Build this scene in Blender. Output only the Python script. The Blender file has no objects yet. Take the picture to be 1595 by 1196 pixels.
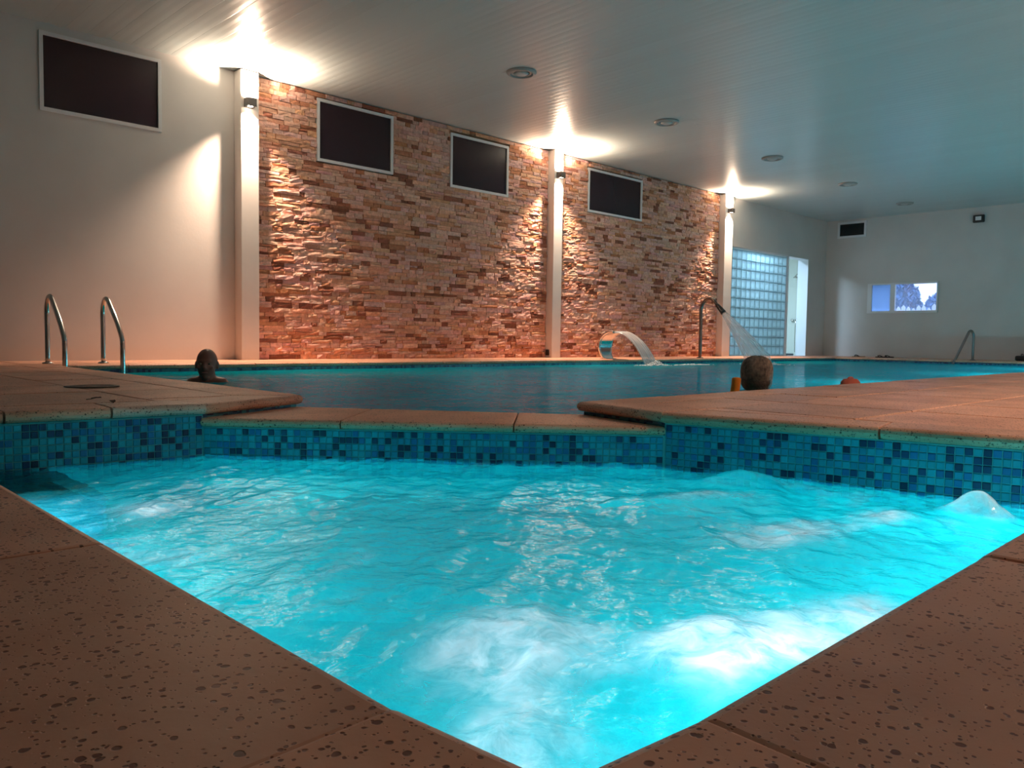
import bpy, bmesh, math, random
import numpy as np
from mathutils import Vector, Matrix, noise as mnoise

sc = bpy.context.scene
R = math.radians
PI = math.pi

# ------------------------------------------------------------------ camera
F_PX, YAW, PITCH, ROLL, CAM_H = 1252.745, R(44.2237), R(3.1254), R(0.82922), 0.265
fw = Vector((math.sin(YAW) * math.cos(PITCH), math.cos(YAW) * math.cos(PITCH), -math.sin(PITCH)))
rt0 = Vector((math.cos(YAW), -math.sin(YAW), 0))
up0 = rt0.cross(fw)
rt = math.cos(ROLL) * rt0 + math.sin(ROLL) * up0
up = -math.sin(ROLL) * rt0 + math.cos(ROLL) * up0
cam_d = bpy.data.cameras.new('camera')
cam_d.sensor_width = 36.0
cam_d.lens = F_PX * 36.0 / 1595.0
cam_d.clip_start = 0.02
cam = bpy.data.objects.new('camera', cam_d)
sc.collection.objects.link(cam)
cam.matrix_world = Matrix(((rt.x, up.x, -fw.x, 0), (rt.y, up.y, -fw.y, 0), (rt.z, up.z, -fw.z, CAM_H), (0, 0, 0, 1)))
sc.camera = cam


def project(x, y, z):
    d = Vector((x, y, z - CAM_H))
    w = d.dot(fw)
    if w < 0.05:
        return None
    return 797.5 + F_PX * d.dot(rt) / w, 598 - F_PX * d.dot(up) / w


# ------------------------------------------------------------------ world, exposure
world = bpy.data.worlds.new('world')
sc.world = world
world.use_nodes = True
world.node_tree.nodes['Background'].inputs[0].default_value = (0.50, 0.66, 1.0, 1)
world.node_tree.nodes['Background'].inputs[1].default_value = 3.2
sc.view_settings.view_transform = 'Standard'
sc.view_settings.look = 'None'
sc.view_settings.exposure = 0.0
sc.view_settings.gamma = 1.0
sc.view_settings.use_curve_mapping = False
sc.cycles.use_denoising = True
sc.cycles.sample_clamp_indirect = 4.0
sc.cycles.max_bounces = 9
sc.cycles.diffuse_bounces = 4
sc.cycles.adaptive_threshold = 0.03
sc.cycles.transparent_max_bounces = 16
sc.cycles.caustics_reflective = False
sc.cycles.caustics_refractive = False

LAMP_UP, LAMP_DOWN = 520.0, 680.0      # wall lamps, watts of each beam
LAMP_COL = (1.0, 0.71, 0.50)
SPA_W, POOL_W, SHOWER_W = 30.0, 110.0, 125.0

# ------------------------------------------------------------------ room measures (metres)
D = 8.714            # far wall plane
HC = 3.206           # ceiling height
XR = 18.95           # right wall plane
XL, YN = -6.0, -1.7  # walls behind the viewer
POOL_Z, SPA_Z, SILL_Z = -0.075, -0.205, -0.055


# ------------------------------------------------------------------ helpers
def link(o, parent=None):
    sc.collection.objects.link(o)
    if parent is not None:
        o.parent = parent
    return o


def tag(o, label=None, cat=None, group=None, kind=None):
    if label: o['label'] = label
    if cat: o['category'] = cat
    if group: o['group'] = group
    if kind: o['kind'] = kind
    return o


def empty(name, loc=(0, 0, 0), rz=0.0):
    o = bpy.data.objects.new(name, None)
    o.empty_display_size = 0.1
    o.location = loc
    o.rotation_euler = (0, 0, rz)
    return link(o)


def mesh_obj(name, verts, faces, mat, parent=None, smooth=False, fix=True):
    me = bpy.data.meshes.new(name)
    me.from_pydata([tuple(v) for v in verts], [], faces)
    if fix:
        bm = bmesh.new(); bm.from_mesh(me)
        bmesh.ops.recalc_face_normals(bm, faces=bm.faces)
        bm.to_mesh(me); bm.free()
    me.materials.append(mat)
    if smooth:
        me.polygons.foreach_set('use_smooth', [True] * len(me.polygons))
    return link(bpy.data.objects.new(name, me), parent)


class MB:
    """collects simple solids into one mesh"""
    def __init__(s):
        s.v, s.f = [], []

    def add(s, verts, faces):
        n = len(s.v)
        s.v += [tuple(v) for v in verts]
        s.f += [tuple(i + n for i in f) for f in faces]
        return s

    def box(s, x0, x1, y0, y1, z0, z1):
        return s.add([(x, y, z) for z in (z0, z1) for y in (y0, y1) for x in (x0, x1)],
                     [(0, 2, 3, 1), (4, 5, 7, 6), (0, 1, 5, 4), (2, 6, 7, 3), (0, 4, 6, 2), (1, 3, 7, 5)])

    def prism(s, poly, z0, z1):
        n = len(poly)
        vs = [(p[0], p[1], z0) for p in poly] + [(p[0], p[1], z1) for p in poly]
        fs = [tuple(range(n - 1, -1, -1)), tuple(range(n, 2 * n))]
        fs += [(i, (i + 1) % n, n + (i + 1) % n, n + i) for i in range(n)]
        return s.add(vs, fs)

    def layers(s, rings, cap=True):
        n = len(rings[0]); base = len(s.v)
        vs = [p for r in rings for p in r]
        fs = []
        if cap:
            fs.append(tuple(range(n - 1, -1, -1)))
            fs.append(tuple((len(rings) - 1) * n + i for i in range(n)))
        for k in range(len(rings) - 1):
            for i in range(n):
                j = (i + 1) % n
                fs.append((k * n + i, k * n + j, (k + 1) * n + j, (k + 1) * n + i))
        return s.add(vs, fs)

    def tube(s, pts, rad, n=12):
        pts = [Vector(p) for p in pts]
        rads = rad if isinstance(rad, (list, tuple)) else [rad] * len(pts)
        rings = []
        ref = None
        for i, p in enumerate(pts):
            t = (pts[min(i + 1, len(pts) - 1)] - pts[max(i - 1, 0)]).normalized()
            if ref is None:
                ref = Vector((0, 0, 1)) if abs(t.z) < 0.9 else Vector((1, 0, 0))
                ref = (ref - t * ref.dot(t)).normalized()
            else:
                ref = (ref - t * ref.dot(t)).normalized()
            b = t.cross(ref)
            rings.append([tuple(p + rads[i] * (math.cos(a) * ref + math.sin(a) * b)) for a in [2 * PI * k / n for k in range(n)]])
        return s.layers(rings)

    def lathe(s, prof, c=(0, 0, 0), n=24, axis='z'):
        rings = []
        for r, h in prof:
            ring = []
            for k in range(n):
                a = 2 * PI * k / n
                x, y, z = r * math.cos(a), r * math.sin(a), h
                if axis == 'y': x, y, z = x, z, y
                if axis == 'x': x, y, z = z, x, y
                ring.append((c[0] + x, c[1] + y, c[2] + z))
            rings.append(ring)
        return s.layers(rings)

    def ellipsoid(s, c, r, n=16, m=10):
        rings = []
        for j in range(1, m):
            t = PI * j / m
            rings.append([(c[0] + r[0] * math.sin(t) * math.cos(2 * PI * k / n), c[1] + r[1] * math.sin(t) * math.sin(2 * PI * k / n), c[2] - r[2] * math.cos(t)) for k in range(n)])
        return s.layers(rings)

    def build(s, name, mat, parent=None, smooth=False):
        return mesh_obj(name, s.v, s.f, mat, parent, smooth)


def smooth_path(ctrl, n=8):
    """Catmull-Rom through control points"""
    P = [Vector(p) for p in ctrl]
    P = [2 * P[0] - P[1]] + P + [2 * P[-1] - P[-2]]
    out = []
    for i in range(1, len(P) - 2):
        for k in range(n):
            t = k / n
            a, b, c, d = P[i - 1], P[i], P[i + 1], P[i + 2]
            out.append(0.5 * ((2 * b) + (c - a) * t + (2 * a - 5 * b + 4 * c - d) * t * t + (3 * b - a - 3 * c + d) * t ** 3))
    out.append(P[-2])
    return out


def clip(poly, n, c):
    """keep the side n.p >= c of a convex polygon"""
    out = []
    for i in range(len(poly)):
        a, b = poly[i], poly[(i + 1) % len(poly)]
        da, db = n[0] * a[0] + n[1] * a[1] - c, n[0] * b[0] + n[1] * b[1] - c
        if da >= 0: out.append(a)
        if (da >= 0) != (db >= 0):
            t = da / (da - db)
            out.append((a[0] + t * (b[0] - a[0]), a[1] + t * (b[1] - a[1])))
    res = []
    for q in out:
        if not res or math.hypot(q[0] - res[-1][0], q[1] - res[-1][1]) > 1e-5: res.append(q)
    if len(res) > 1 and math.hypot(res[0][0] - res[-1][0], res[0][1] - res[-1][1]) < 1e-5: res.pop()
    return res


def area(poly):
    return 0.5 * sum(poly[i][0] * poly[(i + 1) % len(poly)][1] - poly[(i + 1) % len(poly)][0] * poly[i][1] for i in range(len(poly)))


def line_x(p, d, q, e):
    den = d[0] * e[1] - d[1] * e[0]
    if abs(den) < 1e-9: return q
    t = ((q[0] - p[0]) * e[1] - (q[1] - p[1]) * e[0]) / den
    return (p[0] + t * d[0], p[1] + t * d[1])


def offset_poly(poly, offs):
    """offset each edge of a closed polygon along its left normal by offs[i]"""
    n = len(poly)
    L = []
    for i in range(n):
        a, b = poly[i], poly[(i + 1) % n]
        l = math.hypot(b[0] - a[0], b[1] - a[1])
        d = ((b[0] - a[0]) / l, (b[1] - a[1]) / l)
        o = offs[i] if isinstance(offs, (list, tuple)) else offs
        L.append(((a[0] - d[1] * o, a[1] + d[0] * o), d))
    return [line_x(L[i - 1][0], L[i - 1][1], L[i][0], L[i][1]) for i in range(n)]


# ------------------------------------------------------------------ materials
def new_mat(name):
    m = bpy.data.materials.new(name)
    m.use_nodes = True
    nt = m.node_tree
    nt.nodes.clear()
    out = nt.nodes.new('ShaderNodeOutputMaterial')
    return m, nt, out


def N(nt, kind, **kw):
    n = nt.nodes.new(kind)
    for k, v in kw.items():
        if k.startswith('i_'):
            n.inputs[k[2:].replace('_', ' ')].default_value = v
        else:
            setattr(n, k, v)
    return n


def principled(name, col, rough=0.5, metal=0.0, var=0.0, var_scale=4.0, bump=0.0, bump_scale=60.0, spec=0.5, obj_var=0.0, coat=0.0):
    m, nt, out = new_mat(name)
    p = N(nt, 'ShaderNodeBsdfPrincipled')
    p.inputs['Base Color'].default_value = (*col, 1)
    p.inputs['Roughness'].default_value = rough
    p.inputs['Metallic'].default_value = metal
    p.inputs['Specular IOR Level'].default_value = spec
    if coat: p.inputs['Coat Weight'].default_value = coat
    nt.links.new(p.outputs[0], out.inputs[0])
    geo = N(nt, 'ShaderNodeNewGeometry')
    if var or obj_var:
        hsv = N(nt, 'ShaderNodeHueSaturation')
        hsv.inputs['Color'].default_value = (*col, 1)
        val = None
        if var:
            nz = N(nt, 'ShaderNodeTexNoise'); nz.inputs['Scale'].default_value = var_scale; nz.inputs['Detail'].default_value = 5
            nt.links.new(geo.outputs['Position'], nz.inputs['Vector'])
            mr = N(nt, 'ShaderNodeMapRange'); mr.inputs['From Min'].default_value = 0.3; mr.inputs['From Max'].default_value = 0.7
            mr.inputs['To Min'].default_value = 1 - var; mr.inputs['To Max'].default_value = 1 + var
            nt.links.new(nz.outputs['Fac'], mr.inputs['Value']); val = mr.outputs[0]
        if obj_var:
            oi = N(nt, 'ShaderNodeObjectInfo')
            m2 = N(nt, 'ShaderNodeMapRange'); m2.inputs['To Min'].default_value = 1 - obj_var; m2.inputs['To Max'].default_value = 1 + obj_var
            nt.links.new(oi.outputs['Random'], m2.inputs['Value'])
            if val is None: val = m2.outputs[0]
            else:
                mu = N(nt, 'ShaderNodeMath', operation='MULTIPLY')
                nt.links.new(val, mu.inputs[0]); nt.links.new(m2.outputs[0], mu.inputs[1]); val = mu.outputs[0]
        nt.links.new(val, hsv.inputs['Value'])
        nt.links.new(hsv.outputs[0], p.inputs['Base Color'])
    if bump:
        nz = N(nt, 'ShaderNodeTexNoise'); nz.inputs['Scale'].default_value = bump_scale; nz.inputs['Detail'].default_value = 4
        nt.links.new(geo.outputs['Position'], nz.inputs['Vector'])
        b = N(nt, 'ShaderNodeBump'); b.inputs['Strength'].default_value = bump; b.inputs['Distance'].default_value = 0.01
        nt.links.new(nz.outputs['Fac'], b.inputs['Height']); nt.links.new(b.outputs[0], p.inputs['Normal'])
    return m


def emission(name, col, strength):
    m, nt, out = new_mat(name)
    e = N(nt, 'ShaderNodeEmission'); e.inputs[0].default_value = (*col, 1); e.inputs[1].default_value = strength
    nt.links.new(e.outputs[0], out.inputs[0])
    return m


def travertine(name, col, pits=True):
    """reddish cast stone, pitted with dark holes"""
    m, nt, out = new_mat(name)
    p = N(nt, 'ShaderNodeBsdfPrincipled')
    p.inputs['Roughness'].default_value = 0.42
    p.inputs['Specular IOR Level'].default_value = 0.4
    nt.links.new(p.outputs[0], out.inputs[0])
    geo = N(nt, 'ShaderNodeNewGeometry')
    nz = N(nt, 'ShaderNodeTexNoise'); nz.inputs['Scale'].default_value = 3.0; nz.inputs['Detail'].default_value = 6
    nt.links.new(geo.outputs['Position'], nz.inputs['Vector'])
    ramp = N(nt, 'ShaderNodeValToRGB')
    ramp.color_ramp.elements[0].position = 0.32; ramp.color_ramp.elements[0].color = (col[0] * 0.78, col[1] * 0.7, col[2] * 0.66, 1)
    ramp.color_ramp.elements[1].position = 0.68; ramp.color_ramp.elements[1].color = (col[0] * 1.12, col[1] * 1.14, col[2] * 1.16, 1)
    nt.links.new(nz.outputs['Fac'], ramp.inputs[0])
    oi = N(nt, 'ShaderNodeObjectInfo')
    mr = N(nt, 'ShaderNodeMapRange'); mr.inputs['To Min'].default_value = 0.86; mr.inputs['To Max'].default_value = 1.12
    nt.links.new(oi.outputs['Random'], mr.inputs['Value'])
    hsv = N(nt, 'ShaderNodeHueSaturation')
    nt.links.new(ramp.outputs[0], hsv.inputs['Color']); nt.links.new(mr.outputs[0], hsv.inputs['Value'])
    # pits: voronoi cells, each with a radius of its own
    wob = N(nt, 'ShaderNodeTexNoise'); wob.inputs['Scale'].default_value = 90; wob.inputs['Detail'].default_value = 2
    nt.links.new(geo.outputs['Position'], wob.inputs['Vector'])
    vm = N(nt, 'ShaderNodeVectorMath', operation='MULTIPLY_ADD')
    nt.links.new(wob.outputs['Color'], vm.inputs[0]); vm.inputs[1].default_value = (0.004, 0.004, 0.0)
    nt.links.new(geo.outputs['Position'], vm.inputs[2])
    masks = []
    for scale, rad in ((92.0, 0.36), (165.0, 0.34)):
        vo = N(nt, 'ShaderNodeTexVoronoi'); vo.inputs['Scale'].default_value = scale
        nt.links.new(vm.outputs[0], vo.inputs['Vector'])
        sep = N(nt, 'ShaderNodeSeparateColor'); nt.links.new(vo.outputs['Color'], sep.inputs[0])
        pw = N(nt, 'ShaderNodeMath', operation='POWER'); nt.links.new(sep.outputs[0], pw.inputs[0]); pw.inputs[1].default_value = 1.15
        ml = N(nt, 'ShaderNodeMath', operation='MULTIPLY'); nt.links.new(pw.outputs[0], ml.inputs[0]); ml.inputs[1].default_value = rad
        su = N(nt, 'ShaderNodeMath', operation='SUBTRACT'); nt.links.new(ml.outputs[0], su.inputs[0]); nt.links.new(vo.outputs['Distance'], su.inputs[1])
        sm = N(nt, 'ShaderNodeMapRange', interpolation_type='SMOOTHSTEP')
        sm.inputs['From Min'].default_value = -0.05; sm.inputs['From Max'].default_value = 0.06
        nt.links.new(su.outputs[0], sm.inputs['Value']); masks.append(sm.outputs[0])
    mx = N(nt, 'ShaderNodeMath', operation='MAXIMUM'); nt.links.new(masks[0], mx.inputs[0]); nt.links.new(masks[1], mx.inputs[1])
    mix = N(nt, 'ShaderNodeMix', data_type='RGBA')
    nt.links.new(mx.outputs[0], mix.inputs['Factor'])
    nt.links.new(hsv.outputs[0], mix.inputs['A']); mix.inputs['B'].default_value = (col[0] * 0.24, col[1] * 0.14, col[2] * 0.12, 1)
    nt.links.new(mix.outputs['Result'], p.inputs['Base Color'])
    inv = N(nt, 'ShaderNodeMath', operation='SUBTRACT'); inv.inputs[0].default_value = 1.0; nt.links.new(mx.outputs[0], inv.inputs[1])
    fine = N(nt, 'ShaderNodeTexNoise'); fine.inputs['Scale'].default_value = 140; fine.inputs['Detail'].default_value = 4
    nt.links.new(geo.outputs['Position'], fine.inputs['Vector'])
    ad = N(nt, 'ShaderNodeMath', operation='MULTIPLY_ADD'); nt.links.new(fine.outputs['Fac'], ad.inputs[0]); ad.inputs[1].default_value = 0.15; nt.links.new(inv.outputs[0], ad.inputs[2])
    b = N(nt, 'ShaderNodeBump'); b.inputs['Strength'].default_value = 0.5; b.inputs['Distance'].default_value = 0.003
    nt.links.new(ad.outputs[0], b.inputs['Height']); nt.links.new(b.outputs[0], p.inputs['Normal'])
    return m


def mosaic_far(name, cols, scale, grout=(0.25, 0.4, 0.42)):
    """mosaic seen from too far to tell the tiles apart, and the basin below the water"""
    m, nt, out = new_mat(name)
    p = N(nt, 'ShaderNodeBsdfPrincipled'); p.inputs['Roughness'].default_value = 0.3
    nt.links.new(p.outputs[0], out.inputs[0])
    geo = N(nt, 'ShaderNodeNewGeometry')
    sn = N(nt, 'ShaderNodeVectorMath', operation='SNAP'); nt.links.new(geo.outputs['Position'], sn.inputs[0]); sn.inputs[1].default_value = (scale, scale, scale)
    wn = N(nt, 'ShaderNodeTexWhiteNoise'); nt.links.new(sn.outputs[0], wn.inputs['Vector'])
    ramp = N(nt, 'ShaderNodeValToRGB'); ramp.color_ramp.interpolation = 'CONSTANT'
    els = ramp.color_ramp.elements
    while len(els) < len(cols): els.new(0.5)
    acc = 0.0
    for e, (c, w) in zip(els, cols):
        e.position = acc; e.color = (*c, 1); acc += w
    nt.links.new(wn.outputs['Value'], ramp.inputs[0])
    nt.links.new(ramp.outputs[0], p.inputs['Base Color'])
    return m


def stone_mat():
    m, nt, out = new_mat('split_stone')
    p = N(nt, 'ShaderNodeBsdfPrincipled'); p.inputs['Roughness'].default_value = 0.9; p.inputs['Specular IOR Level'].default_value = 0.15
    nt.links.new(p.outputs[0], out.inputs[0])
    at = N(nt, 'ShaderNodeAttribute', attribute_name='tone')
    geo = N(nt, 'ShaderNodeNewGeometry')
    nz = N(nt, 'ShaderNodeTexNoise'); nz.inputs['Scale'].default_value = 22; nz.inputs['Detail'].default_value = 6; nz.inputs['Roughness'].default_value = 0.65
    nt.links.new(geo.outputs['Position'], nz.inputs['Vector'])
    mr = N(nt, 'ShaderNodeMapRange'); mr.inputs['From Min'].default_value = 0.3; mr.inputs['From Max'].default_value = 0.7
    mr.inputs['To Min'].default_value = 0.72; mr.inputs['To Max'].default_value = 1.25
    nt.links.new(nz.outputs['Fac'], mr.inputs['Value'])
    hsv = N(nt, 'ShaderNodeHueSaturation')
    nt.links.new(at.outputs['Color'], hsv.inputs['Color']); nt.links.new(mr.outputs[0], hsv.inputs['Value'])
    nt.links.new(hsv.outputs[0], p.inputs['Base Color'])
    b = N(nt, 'ShaderNodeBump'); b.inputs['Strength'].default_value = 0.5; b.inputs['Distance'].default_value = 0.015
    n2 = N(nt, 'ShaderNodeTexNoise'); n2.inputs['Scale'].default_value = 30; n2.inputs['Detail'].default_value = 5
    nt.links.new(geo.outputs['Position'], n2.inputs['Vector'])
    nt.links.new(n2.outputs['Fac'], b.inputs['Height']); nt.links.new(b.outputs[0], p.inputs['Normal'])
    return m


def water_mat(name, tint, bumps, refr=0.0, foam=False, milk=0.0, milk_col=(0.5, 0.85, 0.9), rough=0.02, stretch=(1, 1, 1), ior=1.33, soft_gloss=0.0, gloss=1.0):
    m, nt, out = new_mat(name)
    geo = N(nt, 'ShaderNodeNewGeometry')
    mp = N(nt, 'ShaderNodeMapping'); mp.inputs['Scale'].default_value = stretch
    nt.links.new(geo.outputs['Position'], mp.inputs['Vector'])
    nrm = None
    for sc_, st, dist in bumps:
        nz = N(nt, 'ShaderNodeTexNoise'); nz.inputs['Scale'].default_value = sc_; nz.inputs['Detail'].default_value = 3; nz.inputs['Distortion'].default_value = 0.6
        nt.links.new(mp.outputs[0], nz.inputs['Vector'])
        b = N(nt, 'ShaderNodeBump'); b.inputs['Strength'].default_value = st; b.inputs['Distance'].default_value = dist
        nt.links.new(nz.outputs['Fac'], b.inputs['Height'])
        if nrm is not None: nt.links.new(nrm, b.inputs['Normal'])
        nrm = b.outputs[0]
    tr = N(nt, 'ShaderNodeBsdfTransparent'); tr.inputs[0].default_value = (*tint, 1)
    body = tr.outputs[0]
    if refr:
        rf = N(nt, 'ShaderNodeBsdfRefraction'); rf.inputs['Color'].default_value = (*tint, 1); rf.inputs['IOR'].default_value = 1.33; rf.inputs['Roughness'].default_value = 0.0
        nt.links.new(nrm, rf.inputs['Normal'])
        mx = N(nt, 'ShaderNodeMixShader'); mx.inputs[0].default_value = refr
        nt.links.new(body, mx.inputs[1]); nt.links.new(rf.outputs[0], mx.inputs[2]); body = mx.outputs[0]
    if milk or foam:
        def scatter(col, tl):
            d = N(nt, 'ShaderNodeBsdfDiffuse'); d.inputs[0].default_value = (*col, 1); nt.links.new(nrm, d.inputs['Normal'])
            t = N(nt, 'ShaderNodeBsdfTranslucent'); t.inputs[0].default_value = (*col, 1); nt.links.new(nrm, t.inputs['Normal'])
            x = N(nt, 'ShaderNodeMixShader'); x.inputs[0].default_value = tl
            nt.links.new(d.outputs[0], x.inputs[1]); nt.links.new(t.outputs[0], x.inputs[2])
            return x.outputs[0]
        if milk:
            mx = N(nt, 'ShaderNodeMixShader'); mx.inputs[0].default_value = milk
            nt.links.new(body, mx.inputs[1]); nt.links.new(scatter(milk_col, 0.6), mx.inputs[2]); body = mx.outputs[0]
        if foam:
            at = N(nt, 'ShaderNodeAttribute', attribute_name='foam')
            fz = N(nt, 'ShaderNodeTexNoise'); fz.inputs['Scale'].default_value = 15; fz.inputs['Detail'].default_value = 8; fz.inputs['Roughness'].default_value = 0.62; fz.inputs['Distortion'].default_value = 0.9
            nt.links.new(geo.outputs['Position'], fz.inputs['Vector'])
            mr = N(nt, 'ShaderNodeMapRange'); mr.inputs['From Min'].default_value = 0.33; mr.inputs['From Max'].default_value = 0.66; mr.inputs['To Min'].default_value = 0.30; mr.inputs['To Max'].default_value = 1.25
            nt.links.new(fz.outputs['Fac'], mr.inputs['Value'])
            ml = N(nt, 'ShaderNodeMath', operation='MULTIPLY', use_clamp=True)
            nt.links.new(at.outputs['Fac'], ml.inputs[0]); nt.links.new(mr.outputs[0], ml.inputs[1])
            mx = N(nt, 'ShaderNodeMixShader'); nt.links.new(ml.outputs[0], mx.inputs[0])
            nt.links.new(body, mx.inputs[1]); nt.links.new(scatter((0.93, 0.88, 0.93), 0.42), mx.inputs[2]); body = mx.outputs[0]
    gl = N(nt, 'ShaderNodeBsdfGlossy'); gl.inputs['Roughness'].default_value = rough
    soft = nrm
    if soft_gloss:      # the broad swell turns the mirror image, the small ripples only break it up
        nz = N(nt, 'ShaderNodeTexNoise'); nz.inputs['Scale'].default_value = 5; nz.inputs['Detail'].default_value = 3
        nt.links.new(mp.outputs[0], nz.inputs['Vector'])
        b = N(nt, 'ShaderNodeBump'); b.inputs['Strength'].default_value = soft_gloss; b.inputs['Distance'].default_value = 0.02
        nt.links.new(nz.outputs['Fac'], b.inputs['Height']); soft = b.outputs[0]
    nt.links.new(soft, gl.inputs['Normal'])
    fr = N(nt, 'ShaderNodeFresnel'); fr.inputs['IOR'].default_value = ior; nt.links.new(nrm, fr.inputs['Normal'])
    fin = N(nt, 'ShaderNodeMixShader')
    mg = N(nt, 'ShaderNodeMath', operation='MULTIPLY'); nt.links.new(fr.outputs[0], mg.inputs[0]); mg.inputs[1].default_value = gloss
    nt.links.new(mg.outputs[0], fin.inputs[0]); nt.links.new(body, fin.inputs[1]); nt.links.new(gl.outputs[0], fin.inputs[2])
    nt.links.new(fin.outputs[0], out.inputs[0])
    return m


def thin_water_mat(name, see_through, col=(0.9, 0.93, 0.97), streak=(40, 40, 2), con=0.25):
    m, nt, out = new_mat(name)
    tr = N(nt, 'ShaderNodeBsdfTransparent')
    d = N(nt, 'ShaderNodeBsdfDiffuse'); d.inputs[0].default_value = (*col, 1)
    t = N(nt, 'ShaderNodeBsdfTranslucent'); t.inputs[0].default_value = (*col, 1)
    g = N(nt, 'ShaderNodeBsdfGlossy'); g.inputs['Roughness'].default_value = 0.15
    a = N(nt, 'ShaderNodeMixShader'); a.inputs[0].default_value = 0.5
    nt.links.new(d.outputs[0], a.inputs[1]); nt.links.new(t.outputs[0], a.inputs[2])
    b = N(nt, 'ShaderNodeMixShader'); b.inputs[0].default_value = 0.25
    nt.links.new(a.outputs[0], b.inputs[1]); nt.links.new(g.outputs[0], b.inputs[2])
    tc = N(nt, 'ShaderNodeTexCoord')
    mp = N(nt, 'ShaderNodeMapping'); mp.inputs['Scale'].default_value = streak
    nt.links.new(tc.outputs['UV'], mp.inputs['Vector'])
    nz = N(nt, 'ShaderNodeTexNoise'); nz.inputs['Scale'].default_value = 1.0; nz.inputs['Detail'].default_value = 3
    nt.links.new(mp.outputs[0], nz.inputs['Vector'])
    mr = N(nt, 'ShaderNodeMapRange'); mr.inputs['From Min'].default_value = 0.3; mr.inputs['From Max'].default_value = 0.7
    mr.inputs['To Min'].default_value = max(0, 1 - see_through - con); mr.inputs['To Max'].default_value = min(1, 1 - see_through + con)
    nt.links.new(nz.outputs['Fac'], mr.inputs['Value'])
    x = N(nt, 'ShaderNodeMixShader')
    nt.links.new(mr.outputs[0], x.inputs[0]); nt.links.new(tr.outputs[0], x.inputs[1]); nt.links.new(b.outputs[0], x.inputs[2])
    nt.links.new(x.outputs[0], out.inputs[0])
    return m


def glass_mat(name, tint, gloss_ior=1.45, frost=0.0, frost_col=(0.8, 0.9, 0.95)):
    m, nt, out = new_mat(name)
    tr = N(nt, 'ShaderNodeBsdfTransparent'); tr.inputs[0].default_value = (*tint, 1)
    body = tr.outputs[0]
    if frost:
        t = N(nt, 'ShaderNodeBsdfTranslucent'); t.inputs[0].default_value = (*frost_col, 1)
        x = N(nt, 'ShaderNodeMixShader'); x.inputs[0].default_value = frost
        nt.links.new(body, x.inputs[1]); nt.links.new(t.outputs[0], x.inputs[2]); body = x.outputs[0]
    g = N(nt, 'ShaderNodeBsdfGlossy'); g.inputs['Roughness'].default_value = 0.08
    fr = N(nt, 'ShaderNodeFresnel'); fr.inputs['IOR'].default_value = gloss_ior
    x = N(nt, 'ShaderNodeMixShader')
    nt.links.new(fr.outputs[0], x.inputs[0]); nt.links.new(body, x.inputs[1]); nt.links.new(g.outputs[0], x.inputs[2])
    nt.links.new(x.outputs[0], out.inputs[0])
    return m


M = {}
M['white_wall'] = principled('white_wall_paint', (0.66, 0.62, 0.60), 0.75, var=0.05, var_scale=1.5, bump=0.05, bump_scale=40)
M['pillar'] = principled('pillar_paint', (0.68, 0.64, 0.61), 0.6, var=0.03)
M['ceiling'] = principled('white_ceiling_panel', (0.50, 0.585, 0.60), 0.30, obj_var=0.025, spec=0.5)
M['ceiling_gap'] = principled('ceiling_gap', (0.52, 0.53, 0.53), 0.5)
M['white_frame'] = principled('white_window_frame', (0.78, 0.78, 0.80), 0.35)
M['dark_glass'] = principled('dark_window_glass', (0.020, 0.012, 0.018), 0.18, spec=0.35)
M['stone'] = stone_mat()
M['mortar'] = principled('stone_backing', (0.16, 0.09, 0.055), 0.95)
M['trav'] = travertine('pitted_red_stone', (0.76, 0.405, 0.275))
M['grout'] = principled('deck_grout', (0.20, 0.12, 0.085), 0.9)
M['trav_pale'] = travertine('pitted_pale_stone', (0.74, 0.50, 0.40))
TC = [((0.010, 0.33, 0.46), 'teal'), ((0.008, 0.25, 0.40), 'sea'), ((0.008, 0.15, 0.36), 'blue'), ((0.008, 0.045, 0.13), 'navy'), ((0.005, 0.022, 0.075), 'ink')]
M['tiles'] = [principled('mosaic_' + n, c, 0.5, obj_var=0.15, spec=0.3) for c, n in TC]
M['tile_grout'] = principled('mosaic_grout', (0.13, 0.42, 0.46), 0.8)
M['spa_shell'] = mosaic_far('spa_basin_mosaic', [((0.02, 0.64, 0.72), 0.4), ((0.015, 0.56, 0.67), 0.3), ((0.03, 0.72, 0.78), 0.3)], 0.025)
M['pool_shell'] = mosaic_far('pool_basin_mosaic', [((0.03, 0.44, 0.50), 0.4), ((0.02, 0.36, 0.46), 0.3), ((0.04, 0.52, 0.56), 0.3)], 0.025)
M['pool_band'] = mosaic_far('pool_band_mosaic', [((0.03, 0.20, 0.26), 0.4), ((0.015, 0.10, 0.20), 0.3), ((0.006, 0.03, 0.10), 0.3)], 0.025)
M['chrome'] = principled('polished_steel', (0.62, 0.60, 0.58), 0.14, metal=1.0)
M['grey_plastic'] = principled('grey_plastic', (0.35, 0.36, 0.36), 0.4)
M['black_metal'] = principled('black_metal', (0.02, 0.018, 0.018), 0.4)
M['black_plastic'] = principled('black_plastic', (0.015, 0.015, 0.017), 0.45)
M['spa_water'] = water_mat('bubbling_water', (0.14, 1.0, 0.97), [(9, 0.35, 0.02), (38, 0.30, 0.008)], refr=0.70, foam=True, milk=0.22, milk_col=(0.02, 0.72, 0.84), rough=0.05)
M['pool_water'] = water_mat('pool_water', (0.30, 0.93, 1.0), [(1.8, 0.8, 0.12), (7, 0.7, 0.05)], milk=0.55, milk_col=(0.0, 0.60, 0.70), rough=0.06, ior=1.20, soft_gloss=0.5, gloss=0.40)
M['glass_block'] = glass_mat('glass_block', (0.80, 0.95, 1.0), frost=0.7, frost_col=(0.85, 0.97, 1.0))


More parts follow.
